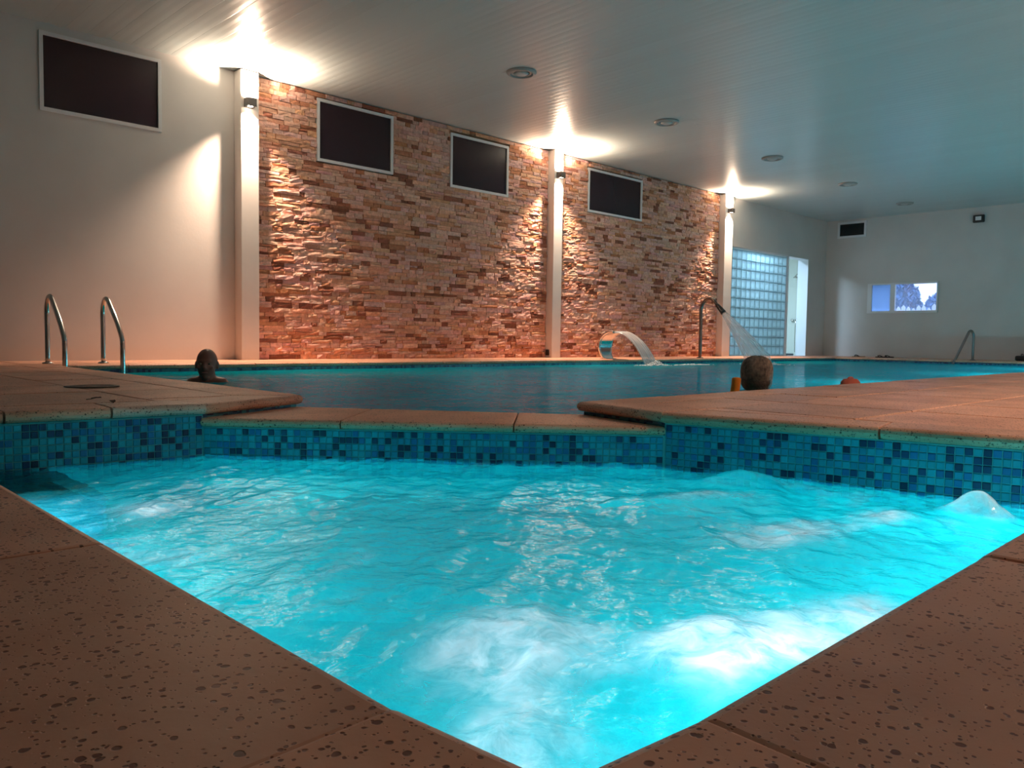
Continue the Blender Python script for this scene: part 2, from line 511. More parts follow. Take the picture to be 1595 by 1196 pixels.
# ------------------------------------------------------------------ generic builders
def wall_with_holes(name, axis, plane, thick, a0, a1, z0, z1, holes, mat, label):
    """upright wall; axis 'x' runs along X at Y=plane..plane+thick, axis 'y' along Y at X=plane..plane+thick"""
    As = sorted({a0, a1, *[h[0] for h in holes], *[h[1] for h in holes]})
    Zs = sorted({z0, z1, *[h[2] for h in holes], *[h[3] for h in holes]})
    mb = MB()
    for i in range(len(As) - 1):
        run = None
        for j in range(len(Zs) - 1):
            ca, cz = (As[i] + As[i + 1]) / 2, (Zs[j] + Zs[j + 1]) / 2
            solid = not any(h[0] < ca < h[1] and h[2] < cz < h[3] for h in holes)
            if solid:
                if run is None: run = Zs[j]
            if (not solid or j == len(Zs) - 2) and run is not None:
                top = Zs[j + 1] if solid else Zs[j]
                if axis == 'x': mb.box(As[i], As[i + 1], plane, plane + thick, run, top)
                else: mb.box(plane, plane + thick, As[i], As[i + 1], run, top)
                run = None
    o = mb.build(name, mat)
    bm = bmesh.new(); bm.from_mesh(o.data); bmesh.ops.remove_doubles(bm, verts=bm.verts, dist=1e-5); bm.to_mesh(o.data); bm.free()
    return tag(o, label, 'wall', kind='structure')


# ------------------------------------------------------------------ far wall, pillars, windows
WIN = [(2.172, 3.306, 2.382, 3.125), (5.12, 6.23, 2.382, 3.125), (7.194, 8.302, 2.365, 3.105), (10.106, 11.56, 2.378, 3.086)]
GB = (14.56, 17.13, 0.0, 2.23)
DOOR = (17.13, 18.04, 0.0, 2.25)
wall_far = wall_with_holes('wall_far', 'x', D, 0.24, XL, XR + 0.2, -0.1, HC + 0.1, [tuple(w) for w in WIN] + [(GB[0], DOOR[1], 0.0, 2.24)],
                           M['white_wall'], 'long white wall behind the pool with high windows and pillars')
win_labels = ['dark white framed window high on the bare white wall at the left',
              'dark white framed window in the stone wall nearest the first wall lamp',
              'dark white framed window in the stone wall just left of the second wall lamp',
              'dark white framed window in the stone wall right of the second wall lamp']
for k, (a, b, c, d) in enumerate(WIN):
    w = empty('window_%d' % (k + 1), ((a + b) / 2, D, c))
    tag(w, win_labels[k], 'window', kind='structure')
    yo = -0.05 if k else -0.015
    t = 0.035
    def lb(name, x0, x1, y0, y1, z0, z1, mat):
        o = MB().box(x0, x1, y0, y1, z0, z1).build(name, mat, w)
        o.matrix_parent_inverse = Matrix.Translation(-Vector(w.location)); return o
    lb('frame_rail', a, b, D + yo, D + 0.06, d - t, d, M['white_frame'])
    lb('frame_rail', a, b, D + yo, D + 0.06, c, c + t, M['white_frame'])
    lb('frame_stile', a, a + t, D + yo, D + 0.06, c + t, d - t, M['white_frame'])
    lb('frame_stile', b - t, b, D + yo, D + 0.06, c + t, d - t, M['white_frame'])
    lb('pane', a + t, b - t, D + yo + 0.02, D + yo + 0.03, c + t, d - t, M['dark_glass'])

PIL = [(4.10, 4.312), (9.165, 9.365), (14.10, 14.39)]
PE = 0.17
pil_labels = ['white square pillar between the bare white wall and the stone wall', 'white square pillar dividing the two fields of stone wall', 'white square pillar between the stone wall and the glass blocks']
for k, (a, b) in enumerate(PIL):
    p = MB().box(a, b, D - PE, D - 0.001, 0.0, HC - 0.012).build('pillar', M['pillar'])
    tag(p, pil_labels[k], 'pillar', 'pillars along the long wall', 'structure')
    bv = p.modifiers.new('edge', 'BEVEL'); bv.width = 0.006; bv.segments = 2

# stone cladding ------------------------------------------------------------
rnd = random.Random(5)
TONES = [((0.62, 0.41, 0.31), 5), ((0.56, 0.34, 0.23), 4), ((0.62, 0.45, 0.38), 4), ((0.42, 0.21, 0.12), 2.5), ((0.23, 0.105, 0.07), 2.6), ((0.58, 0.37, 0.32), 3), ((0.57, 0.41, 0.35), 2)]
def pick_tone():
    c = rnd.choices([t[0] for t in TONES], [t[1] for t in TONES])[0]
    f = rnd.uniform(0.95, 1.28)
    return (c[0] * f, c[1] * f * 0.85 * rnd.uniform(0.95, 1.05), c[2] * f * 0.83 * rnd.uniform(0.9, 1.1))


def stone_geo(x0, x1, z0, z1, dep):
    """rough split face: a 4 x 3 grid of uneven depth on a straight-sided back"""
    nx = 4 if x1 - x0 > 0.12 else 3
    vs, fs = [], []
    for j in range(3):
        for i in range(nx):
            u, v = i / (nx - 1), j / 2
            edge = i in (0, nx - 1) or j in (0, 2)
            dd = dep * (0.88 if edge else 1.0) + rnd.uniform(-0.006, 0.006)
            x = x0 + u * (x1 - x0) + (rnd.uniform(-.012, .012) if not i in (0, nx - 1) else (0.002 if i == 0 else -0.002))
            z = z0 + v * (z1 - z0) + rnd.uniform(-.004, .004) * (1 if j == 1 else 0.5)
            vs.append((x, -max(dd, 0.01), z))
    for j in range(2):
        for i in range(nx - 1):
            q = j * nx + i
            fs.append((q, q + 1, q + nx + 1, q + nx))
    n = len(vs)
    ring = [i for i in range(nx)] + [nx + nx - 1] + [2 * nx + i for i in range(nx - 1, -1, -1)] + [nx]
    vs += [(vs[i][0], 0.0, vs[i][2]) for i in ring]
    for k in range(len(ring)):
        k2 = (k + 1) % len(ring)
        fs.append((ring[k2], ring[k], n + k, n + k2))
    return vs, fs


def set_tone(me, cols):
    at = me.color_attributes.new('tone', 'FLOAT_COLOR', 'POINT')
    at.data.foreach_set('color', [c for col in cols for c in (*col, 1.0)])


def stone_field(name, label, x0, x1, wins, keep):
    back = MB()
    root = wall_with_holes(name, 'x', D - 0.012, 0.0115, x0, x1, 0.0, HC - 0.02, wins, M['mortar'], label)
    stones = []
    z = 0.0
    while z < HC - 0.03:
        h = rnd.uniform(0.036, 0.068)
        z1 = min(z + h, HC - 0.015)
        if HC - 0.015 - z1 < 0.03: z1 = HC - 0.015
        x = x0 - rnd.uniform(0, 0.15)
        while x < x1:
            l = rnd.choice([rnd.uniform(0.07, 0.14), rnd.uniform(0.10, 0.22), rnd.uniform(0.18, 0.34)])
            a, b = max(x, x0 + .001), min(x + l, x1 - .001)
            x += l
            segs = [(a, b)]
            for (wa, wb, wc, wd) in wins:
                if z1 > wc + 0.01 and z < wd - 0.01:
                    ns = []
                    for (p, q) in segs:
                        if q <= wa or p >= wb: ns.append((p, q)); continue
                        if p < wa: ns.append((p, wa - .001))
                        if q > wb: ns.append((wb + .001, q))
                    segs = ns
            for (p, q) in segs:
                if q - p > 0.02:
                    # now and then two thin stones lie in one course
                    if z1 - z > 0.056 and rnd.random() < 0.35:
                        zm = z + (z1 - z) * rnd.uniform(0.4, 0.6)
                        stones.append((p, q, z, zm)); stones.append((p, q, zm, z1))
                    else:
                        stones.append((p, q, z, z1))
        z = z1
    def shown(s):
        pr = project((s[0] + s[1]) / 2, D, (s[2] + s[3]) / 2)
        pa = project(s[0], D, s[2]); pb = project(s[1], D, s[3])
        return -abs((pb[0] - pa[0]) * (s[3] - s[2]) / max(1e-6, math.hypot((s[0] + s[1]) / 2, D)))
    stones.sort(key=shown)
    allv, allf, allc = [], [], []
    for k, s in enumerate(stones):
        dep = rnd.choice([rnd.uniform(0.020, 0.030), rnd.uniform(0.022, 0.038)])
        vs, fs = stone_geo(s[0] + .001, s[1] - .001, s[2] + .001, s[3] - .001, dep)
        tone = pick_tone()
        if k < keep:
            me = bpy.data.meshes.new('stone'); me.from_pydata([(v[0], v[1] + D - 0.012, v[2]) for v in vs], [], fs)
            set_tone(me, [tone] * len(vs)); me.materials.append(M['stone'])
            link(bpy.data.objects.new('stone', me), root)
        else:
            n = len(allv)
            allv += [(v[0], v[1] + D - 0.012, v[2]) for v in vs]; allf += [tuple(i + n for i in f) for f in fs]; allc += [tone] * len(vs)
    me = bpy.data.meshes.new('smaller_stones'); me.from_pydata(allv, [], allf)
    set_tone(me, allc); me.materials.append(M['stone'])
    o = link(bpy.data.objects.new('smaller_stones', me), root); o['kind'] = 'stuff'
    return root


stone_field('wall_stone_left', 'wide field of tan split stone cladding with two dark windows', PIL[0][1], PIL[1][0], WIN[1:3], 300)
stone_field('wall_stone_right', 'field of tan split stone cladding behind the water jets with one dark window', PIL[1][1], PIL[2][0], WIN[3:4], 300)


# ------------------------------------------------------------------ other walls, ceiling
RW = (6.17, 7.69, 1.0, 1.68)
wall_with_holes('wall_right', 'y', XR, 0.24, YN, D + 3.0, -0.1, HC + 0.1, [RW], M['white_wall'], 'white end wall at the right with a small bright window')
wall_with_holes('wall_left', 'y', XL - 0.2, 0.2, YN, D, -0.1, HC + 0.1, [], M['white_wall'], 'white end wall out of view at the left')
wall_with_holes('wall_near', 'x', YN - 0.2, 0.2, XL - 0.2, XR + 0.2, -0.1, HC + 0.1, [], M['white_wall'], 'white long wall behind the viewer')

ceil = tag(MB().box(XL - 0.2, XR + 0.2, YN - 0.2, D + 0.2, HC + 0.006, HC + 0.12).build('ceiling', M['ceiling_gap']), 'glossy white ceiling of narrow panels running across the pool', 'ceiling', kind='structure')
pw = 0.20
rings = []
prof = [(-pw / 2 + .0004, 0.006), (-pw / 2 + .0004, -0.0006), (-pw / 2 + .004, -0.0012), (-pw / 4, -0.0022), (0, -0.0012), (pw / 4, -0.0022), (pw / 2 - .004, -0.0012), (pw / 2 - .0004, -0.0006), (pw / 2 - .0004, 0.006)]
pm = MB().layers([[(x, y, z) for x, z in prof] for y in (YN, D)])
me = None
k = 0
x = XL + pw / 2
while x < XR:
    if me is None:
        o = pm.build('ceiling_panel', M['ceiling'], ceil); me = o.data
    else:
        o = link(bpy.data.objects.new('ceiling_panel', me), ceil)
    o.location = (x, 0, HC)
    x += pw

# right window --------------------------------------------------------------
w5 = empty('window_5', (XR, (RW[0] + RW[1]) / 2, RW[2]))
tag(w5, 'small two pane window with bright daylight in the right wall', 'window', kind='structure')
def rb(name, y0, y1, z0, z1, mat, x0=-0.03, x1=0.05):
    o = MB().box(XR + x0, XR + x1, y0, y1, z0, z1).build(name, mat, w5)
    o.matrix_parent_inverse = Matrix.Translation(-Vector(w5.location)); return o
rb('frame_rail', RW[0], RW[1], RW[3] - .035, RW[3], M['white_frame']); rb('frame_rail', RW[0], RW[1], RW[2], RW[2] + .05, M['white_frame'])
rb('frame_stile', RW[0], RW[0] + .03, RW[2] + .05, RW[3] - .035, M['white_frame']); rb('frame_stile', RW[1] - .10, RW[1], RW[2] + .05, RW[3] - .035, M['white_frame'])
rb('mullion', 7.08, 7.18, RW[2] + .05, RW[3] - .035, M['white_frame'])
rb('pane', RW[0] + .03, 7.08, RW[2] + .05, RW[3] - .035, glass_mat('wet_glass', (0.95, 0.97, 1.0), frost=0.16, frost_col=(0.75, 0.88, 1.0)), 0.005, 0.011)
rb('pane', 7.18, RW[1] - .10, RW[2] + .05, RW[3] - .035, glass_mat('misted_glass', (0.60, 0.75, 0.95), frost=0.55, frost_col=(0.60, 0.78, 1.0)), 0.005, 0.011)

# ------------------------------------------------------------------ deck, copings, basins
H = [(2.55, 1.78), (2.84, 0.292), (0.490, 0.290), (0.338, 0.304), (0.322, 0.461), (0.322, 3.15), (1.32, 3.09), (1.86, 3.33), (1.95, 7.55), (17.0, 7.55), (17.0, 2.42), (2.67, 2.29)]
CW = [0.20, 0.5, 0.5, 0.5, 0.5, 0.22, 0.22, 0.25, 0.25, 0.25, 0.22, 0.20]
NOSE = 0.025
O = offset_poly(H, CW)
I = offset_poly(H, -NOSE)
nH = len(H)
T = 0.042

def edge_dir(i):
    a, b = H[i], H[(i + 1) % nH]; l = math.hypot(b[0] - a[0], b[1] - a[1])
    return ((b[0] - a[0]) / l, (b[1] - a[1]) / l), l


def half_out(i, w=None):
    """half plane on the deck side of edge i, beyond its coping"""
    d, l = edge_dir(i); n = (-d[1], d[0]); a = H[i]
    return n, n[0] * a[0] + n[1] * a[1] + (CW[i] if w is None else w)


def slab_rings(poly, top, thick, cham=0.0045, inner=None, r=0.02):
    """rings of a stone from bottom to top; inner = (point, normal) of the edge that gets a round nose"""
    def shifted(ins):
        if not inner or ins <= 1e-9: return list(poly)
        (px, py), n = inner
        out = []
        m = len(poly)
        dist = [(q[0] - px) * n[0] + (q[1] - py) * n[1] for q in poly]
        for i, q in enumerate(poly):
            if dist[i] < 1e-4:
                nb = (i + 1) % m if dist[(i + 1) % m] > 1e-4 else (i - 1) % m
                t = ins / dist[nb]
                out.append((q[0] + t * (poly[nb][0] - q[0]), q[1] + t * (poly[nb][1] - q[1])))
            else: out.append(q)
        return out
    rings = []
    if inner:
        for th in (-85, -60, -30, 0, 30, 55, 75):
            a = R(th)
            z = top - thick / 2 + (thick / 2 - .0008) * math.sin(a)
            rings.append([(q[0], q[1], z) for q in shifted(r * (1 - math.cos(a)))])
        last = shifted(r * (1 - math.cos(R(75))))
    else:
        rings.append([(q[0], q[1], top - thick) for q in poly]); rings.append([(q[0], q[1], top - cham) for q in poly]); last = list(poly)
    s = 1 if area(last) > 0 else -1
    fin = offset_poly(last, s * cham)
    rings.append([(q[0], q[1], top) for q in fin])
    return rings


floor_mb = MB()
BIG = [(XL, YN), (XR, YN), (XR, D), (XL, D)]
def region(*halves):
    p = list(BIG)
    for n, c in halves: p = clip(p, n, c)
    return p
yN = 0.29 - 0.5; xL = 0.322 - 0.5
regions = {
    'right': region(half_out(0), half_out(10), half_out(11), ((0, 1), yN), ((-1, 0), -(17.25))),
    'near': region(((0, -1), -yN)),
    'left': region(((-1, 0), -xL), ((0, 1), yN), ((0, -1), -7.8)),
    'left_far': region(((1, 0), xL), half_out(5), half_out(6), half_out(7), ((0, -1), -7.8)),
    'far': region(((0, 1), 7.8)),
    'end': region(((1, 0), 17.25), ((0, 1), yN), ((0, -1), -7.8)),
}
for p in regions.values(): floor_mb.prism(p, -0.14, -0.010)
G = offset_poly(H, [0.10] * nH)
for i in range(nH):
    j = (i + 1) % nH
    floor_mb.prism([G[i], G[j], O[j], O[i]], -0.14, -0.045)
floor = tag(floor_mb.build('floor', M['grout']), 'reddish pitted stone deck around the pools', 'floor', kind='structure')

stone_len = {0: 0.62, 1: 0.655, 4: 0.63, 5: 0.36, 8: 0.60, 9: 0.6, 10: 0.6, 7: 0.6}
crnd = random.Random(3)
gap = 0.008
for i in range(nH):
    j = (i + 1) % nH
    d, l = edge_dir(i)
    n = (-d[1], d[0])
    strip = [I[i], I[j], O[j], O[i]]
    if area(strip) < 0: strip.reverse()
    L = stone_len.get(i, 5.0)
    s0 = -2.0
    cuts = []
    if i == 1:      # measured from the near corner
        t = l
        while t > 0.3: cuts.append(t); t -= L
        cuts = sorted(cuts)
        cuts = cuts[:-1] + [l]
    elif i == 4:
        cuts = [0.0]; t = L
        while t < l - .3: cuts.append(t); t += L
    else:
        m = max(1, round(l / L)); cuts = [l * k / m for k in range(1, m)]
    if i == 1: cuts = [c for c in cuts if c < l - 0.01]
    if i == 4: cuts = [c for c in cuts if c > 0.01]
    edges_ = [-9.0] + cuts + [99.0]
    for k in range(len(edges_) - 1):
        a = H[i]
        base = d[0] * a[0] + d[1] * a[1]
        q = clip(strip, d, base + edges_[k] + gap / 2)
        q = clip(q, (-d[0], -d[1]), -(base + edges_[k + 1] - gap / 2))
        if len(q) < 3 or abs(area(q)) < 1e-4: continue
        # joint at the mitres
        inner_pt = (a[0] - n[0] * -(-NOSE), a[1] - n[1] * -(-NOSE))
        inner_pt = (a[0] - n[0] * NOSE, a[1] - n[1] * NOSE)
        pale = i == 5 and k == len(edges_) - 2
        ob = MB().layers(slab_rings(q, 0.0 + crnd.uniform(-0.0015, 0.0015), T, inner=(inner_pt, n))).build('coping_stone', M['trav_pale'] if pale else M['trav'], floor)
        ob.data.polygons.foreach_set('use_smooth', [False] * len(ob.data.polygons))
        if pale: ob['label'] = 'pale worn coping stone'

# paving slabs behind the copings, wherever they come near the view
gx = [3.46 + 0.56 * k for k in range(-18, 30)]
gy = [1.20 + 0.56 * k for k in range(-10, 15)]
for rn, poly in regions.items():
    for x0, x1 in zip(gx, gx[1:]):
        for y0, y1 in zip(gy, gy[1:]):
            c = clip(clip(clip(clip(poly, (1, 0), x0 + gap / 2), (-1, 0), -(x1 - gap / 2)), (0, 1), y0 + gap / 2), (0, -1), -(y1 - gap / 2)) if True else poly
            if len(c) < 3 or abs(area(c)) < 0.003: continue
            ps = [project(q[0], q[1], 0) for q in c]
            if not any(p and -350 < p[0] < 1950 and p[1] < 1500 for p in ps): continue
            inset = offset_poly(c, 0.002 if area(c) > 0 else -0.002)
            MB().layers(slab_rings(inset, crnd.uniform(-0.0015, 0.001), 0.032)).build('paving_slab', M['trav'], floor)


# basin walls ---------------------------------------------------------------
def ring_wall(name, i, zb, zt, mat, label, th=0.095):
    j = (i + 1) % nH
    G2 = offset_poly(H, [th] * nH)
    o = MB().prism([H[i], H[j], G2[j], G2[i]], zb, zt).build(name, mat)
    return tag(o, label, 'wall', kind='structure')


SPA_B, POOL_B = -0.85, -1.30
ws_right = ring_wall('wall_spa_right', 0, SPA_B, -0.0425, M['spa_shell'], 'mosaic wall of the hot tub below the right deck')
ring_wall('wall_spa_near', 1, SPA_B, -0.0425, M['spa_shell'], 'hot tub wall under the near right coping')
ring_wall('wall_spa_near_corner', 2, SPA_B, -0.0425, M['spa_shell'], 'hot tub wall piece at the near corner, right half')
ring_wall('wall_spa_corner', 3, SPA_B, -0.0425, M['spa_shell'], 'hot tub wall piece at the near corner, left half')
ring_wall('wall_spa_left', 4, SPA_B, -0.0425, M['spa_shell'], 'hot tub wall under the near left coping')
ws_back = ring_wall('wall_spa_back', 5, SPA_B, -0.0425, M['spa_shell'], 'mosaic wall of the hot tub below the left deck')
ring_wall('wall_deck_end_left', 6, POOL_B, -0.0425, M['pool_band'], 'end of the left deck beside the low sill')
ring_wall('wall_pool_left', 7, POOL_B, -0.0425, M['pool_band'], 'left end wall of the main pool')
ring_wall('wall_pool_far', 8, POOL_B, -0.0425, M['pool_band'], 'far long wall of the main pool')
ring_wall('wall_pool_end', 9, POOL_B, -0.0425, M['pool_band'], 'right end wall of the main pool')
ring_wall('wall_pool_near', 10, POOL_B, -0.0425, M['pool_band'], 'near long wall of the main pool')
ring_wall('wall_deck_end_right', 11, POOL_B, -0.0425, M['pool_band'], 'end of the right deck beside the low sill')
sill_poly = [H[6], H[0], H[11], H[7]]
ws_sill = tag(MB().prism(sill_poly, POOL_B, SILL_Z - 0.0355).build('wall_sill', M['spa_shell']), 'mosaic wall between hot tub and main pool', 'wall', kind='structure')
spa_poly = [H[k] for k in range(0, 7)]
pool_poly = [H[7], H[8], H[9], H[10], H[11]]
tag(MB().prism(spa_poly, SPA_B - 0.1, SPA_B).build('floor_spa', M['spa_shell']), 'light blue mosaic bottom of the hot tub', 'floor', kind='structure')
tag(MB().prism(pool_poly, POOL_B - 0.1, POOL_B).build('floor_pool', M['pool_shell']), 'blue mosaic bottom of the main pool', 'floor', kind='structure')

# sill stones
a, b = H[6], H[0]
sl = math.hypot(b[0] - a[0], b[1] - a[1]); sd = ((b[0] - a[0]) / sl, (b[1] - a[1]) / sl)
sn = (-sd[1], sd[0])   # towards the pool
if sn[0] + sn[1] < 0: sn = (-sn[0], -sn[1])
ipt = (a[0] - sn[0] * 0.02, a[1] - sn[1] * 0.02)
quad = [(a[0] - sn[0] * .02, a[1] - sn[1] * .02), (b[0] - sn[0] * .02, b[1] - sn[1] * .02), H[11], H[7]]
if area(quad) < 0: quad.reverse()
for s0, s1 in ((-9, 0.55), (0.55, 1.22), (1.22, 9)):
    base = sd[0] * a[0] + sd[1] * a[1]
    q = clip(clip(quad, sd, base + s0 + gap / 3), (-sd[0], -sd[1]), -(base + s1 - gap / 3))
    MB().layers(slab_rings(q, SILL_Z, 0.035, inner=(ipt, sn), r=0.016)).build('coping_stone', M['trav'], ws_sill)

# mosaic tiles: 25 mm pitch on the three hot tub faces in view
PIT = 0.0255
ts = PIT - 0.003
tile_me = []
for k in range(5):
    h = ts / 2; c = 0.0018
    rings = [[(-h, 0, -h), (h, 0, -h), (h, 0, h), (-h, 0, h)], [(-h, -.0022, -h), (h, -.0022, -h), (h, -.0022, h), (-h, -.0022, h)], [(-h + c, -.0036, -h + c), (h - c, -.0036, -h + c), (h - c, -.0036, h - c), (-h + c, -.0036, h - c)]]
    o = MB().layers(rings).build('mosaic_tile', M['tiles'][k]); tile_me.append(o.data)
    bpy.data.objects.remove(o)
trnd = random.Random(11)
def tile_face(parent, a, b, inward, ztop, rows, limit):
    """rows of mosaic on the plane a-b, facing inward; the ones past the limit go into one part"""
    l = math.hypot(b[0] - a[0], b[1] - a[1]); d = ((b[0] - a[0]) / l, (b[1] - a[1]) / l)
    cells = []
    # grout bed behind the tiles
    ax = Vector((d[0], d[1], 0)); nn = Vector((inward[0], inward[1], 0))
    nn = (nn - ax * nn.dot(ax)).normalized()
    g = 0.0016
    bed = MB().prism([(a[0] + nn.x * .0002, a[1] + nn.y * .0002), (b[0] + nn.x * .0002, b[1] + nn.y * .0002), (b[0] + nn.x * g, b[1] + nn.y * g), (a[0] + nn.x * g, a[1] + nn.y * g)], ztop - rows * PIT - 0.003, ztop + 0.004).build('grout_bed', M['tile_grout'], parent)
    ncol = int(l / PIT)
    off = (l - ncol * PIT) / 2
    for c in range(ncol):
        for r in range(rows):
            x = a[0] + d[0] * (off + (c + .5) * PIT) + nn.x * g; y = a[1] + d[1] * (off + (c + .5) * PIT) + nn.y * g; z = ztop - (r + .5) * PIT
            pr = project(x, y, z)
            vis = pr is not None and 0 <= pr[0] <= 1595
            cells.append(((0 if vis else 1, math.hypot(x, y)), x, y, z))
    cells.sort(key=lambda t: t[0])
    # local -y must look along nn (into the tub)
    yv = -nn; xv = yv.cross(Vector((0, 0, 1)))
    rest = [MB() for _ in range(5)]
    for k, (_, x, y, z) in enumerate(cells):
        m = trnd.choices(range(5), [5, 4, 3, 1.6, 1.6])[0]
        tw = trnd.uniform(-0.02, 0.02)
        mat = Matrix(((xv.x, yv.x, 0, x), (xv.y, yv.y, 0, y), (0, 0, 1, z), (0, 0, 0, 1))) @ Matrix.Rotation(tw, 4, 'Y')
        if k < limit:
            o = link(bpy.data.objects.new('mosaic_tile', tile_me[m]), parent); o.matrix_basis = mat
        else:
            rest[m].add([mat @ v.co for v in tile_me[m].vertices], [tuple(p.vertices) for p in tile_me[m].polygons])
    for m in range(5):
        if rest[m].v:
            o = rest[m].build('mosaic_tiles', M['tiles'][m], parent); o['kind'] = 'stuff'

tile_face(ws_back, H[6], H[5], (0, -1), -0.047, 8, 300)
tile_face(ws_right, H[0], H[1], (-1, 0), -0.047, 8, 300)
tile_face(ws_sill, H[0], H[6], (-1, -1), SILL_Z - 0.04, 7, 300)


# ------------------------------------------------------------------ water
def inside(poly, x, y):
    c = False
    n = len(poly)
    for i in range(n):
        (x0, y0), (x1, y1) = poly[i], poly[(i + 1) % n]
        if (y0 > y) != (y1 > y) and x < (x1 - x0) * (y - y0) / (y1 - y0) + x0: c = not c
    return c


nr = np.random.RandomState(7)
def fbm_grid(nx, ny, cell, seed, octv=5, ridged=False, stretch=(1, 1), rot=0.0):
    """value noise on a grid of points, smooth interpolation"""
    rs = np.random.RandomState(seed)
    X, Y = np.meshgrid(np.arange(nx), np.arange(ny), indexing='ij')
    c_, s_ = math.cos(rot), math.sin(rot)
    U, V = (X * c_ + Y * s_) / stretch[0], (-X * s_ + Y * c_) / stretch[1]
    tot = np.zeros((nx, ny)); amp = 1.0; norm = 0
    for o in range(octv):
        u = U / cell * 2 ** o + rs.uniform(0, 50); v = V / cell * 2 ** o + rs.uniform(0, 50)
        tab = rs.rand(256, 256)
        iu, iv = np.floor(u).astype(int), np.floor(v).astype(int)
        fu, fv = u - iu, v - iv
        fu = fu * fu * (3 - 2 * fu); fv = fv * fv * (3 - 2 * fv)
        g = lambda a, b: tab[a % 256, b % 256]
        n_ = (g(iu, iv) * (1 - fu) + g(iu + 1, iv) * fu) * (1 - fv) + (g(iu, iv + 1) * (1 - fu) + g(iu + 1, iv + 1) * fu) * fv
        if ridged: n_ = 1 - np.abs(2 * n_ - 1)
        tot += amp * n_; norm += amp; amp *= 0.52
    return tot / norm


RES = 0.0095
gx0, gx1, gy0, gy1 = 0.30, 2.88, 0.27, 3.18
nx, ny = int((gx1 - gx0) / RES), int((gy1 - gy0) / RES)
Xs = gx0 + np.arange(nx) * RES; Ys = gy0 + np.arange(ny) * RES
XX, YY = np.meshgrid(Xs, Ys, indexing='ij')
hgt = 0.030 * (fbm_grid(nx, ny, 48, 1) - 0.5) + 0.018 * (fbm_grid(nx, ny, 14, 2, 4, True, (2.2, 1), 0.6) - 0.6) + 0.006 * (fbm_grid(nx, ny, 5, 3, 3) - 0.5)
foam = np.zeros((nx, ny))
def blob(cx, cy, rx, ry, rot, amt, rise=0.0):
    c_, s_ = math.cos(rot), math.sin(rot)
    u = ((XX - cx) * c_ + (YY - cy) * s_) / rx; v = (-(XX - cx) * s_ + (YY - cy) * c_) / ry
    g = np.exp(-(u * u + v * v))
    global foam, hgt
    foam = foam + amt * g; hgt = hgt + rise * g
# aerated clouds, at their places on the tub
blob(0.86, 0.86, 0.20, 0.15, 0.4, 1.10, 0.02)      # big cloud in front
blob(1.05, 0.62, 0.16, 0.13, 0.2, 1.20, 0.03)      # over the lamp
blob(0.66, 0.62, 0.16, 0.12, 0.3, 0.95, 0.01)
blob(0.50, 0.50, 0.12, 0.12, 0.0, 0.8, 0.0)
blob(1.35, 0.55, 0.22, 0.12, 0.0, 0.9, 0.01)
blob(0.90, 1.45, 0.34, 0.10, 0.75, 0.75, 0.01)
blob(0.66, 1.70, 0.16, 0.22, 0.3, 0.55)
blob(0.80, 2.25, 0.22, 0.16, 0.0, 0.5)
blob(1.25, 2.45, 0.25, 0.14, 0.4, 0.4)
blob(2.05, 1.30, 0.28, 0.10, -0.4, 0.75, 0.02)
blob(2.42, 1.38, 0.13, 0.10, 0.0, 0.55, 0.045)
blob(1.85, 0.95, 0.35, 0.12, -0.2, 0.65)
blob(2.25, 0.80, 0.25, 0.10, 0.0, 0.45, 0.01)
blob(2.47, 0.68, 0.07, 0.07, 0.0, 1.6, 0.075)    # jet dome at the right
blob(1.6, 1.75, 0.3, 0.10, -0.5, 0.4)
fn = fbm_grid(nx, ny, 34, 21, 6, False, (1.8, 1), 0.5)
fr_ = fbm_grid(nx, ny, 20, 22, 5, True, (2.6, 1), 0.35)
warp = fbm_grid(nx, ny, 60, 23, 4)
q = foam * 0.95 + (fn - 0.5) * 1.5 + (fr_ - 0.72) * 0.7 - 0.08
q = np.clip((q - 0.15) / 0.85, 0, 1); q = q * q * (3 - 2 * q)
foam = 0.95 * q * np.clip(foam * 2.2, 0, 1) + 0.10 * np.clip((fr_ - 0.80) / 0.12, 0, 1)
foam = np.clip(foam, 0, 0.9)
hgt = hgt + foam * (0.030 * (fbm_grid(nx, ny, 11, 41, 4) - 0.5))
grow = offset_poly(spa_poly, 0.012)
ok = np.array([[inside(grow, Xs[i] + RES / 2, Ys[j] + RES / 2) for j in range(ny)] for i in range(nx)])
idx = -np.ones((nx, ny), int)
verts, faces, fcol = [], [], []
def vid(i, j):
    if idx[i, j] < 0:
        idx[i, j] = len(verts); verts.append((Xs[i], Ys[j], SPA_Z + hgt[i, j])); fcol.append(foam[i, j])
    return int(idx[i, j])
for i in range(nx - 1):
    for j in range(ny - 1):
        if ok[i, j]: faces.append((vid(i, j), vid(i + 1, j), vid(i + 1, j + 1), vid(i, j + 1)))
sw = mesh_obj('hot_tub_water', verts, faces, M['spa_water'], None, True, fix=False)
at = sw.data.color_attributes.new('foam', 'FLOAT_COLOR', 'POINT')
at.data.foreach_set('color', [c for v in fcol for c in (v, v, v, 1.0)])
tag(sw, 'bright turquoise bubbling water filling the hot tub in front', 'water', kind='stuff')

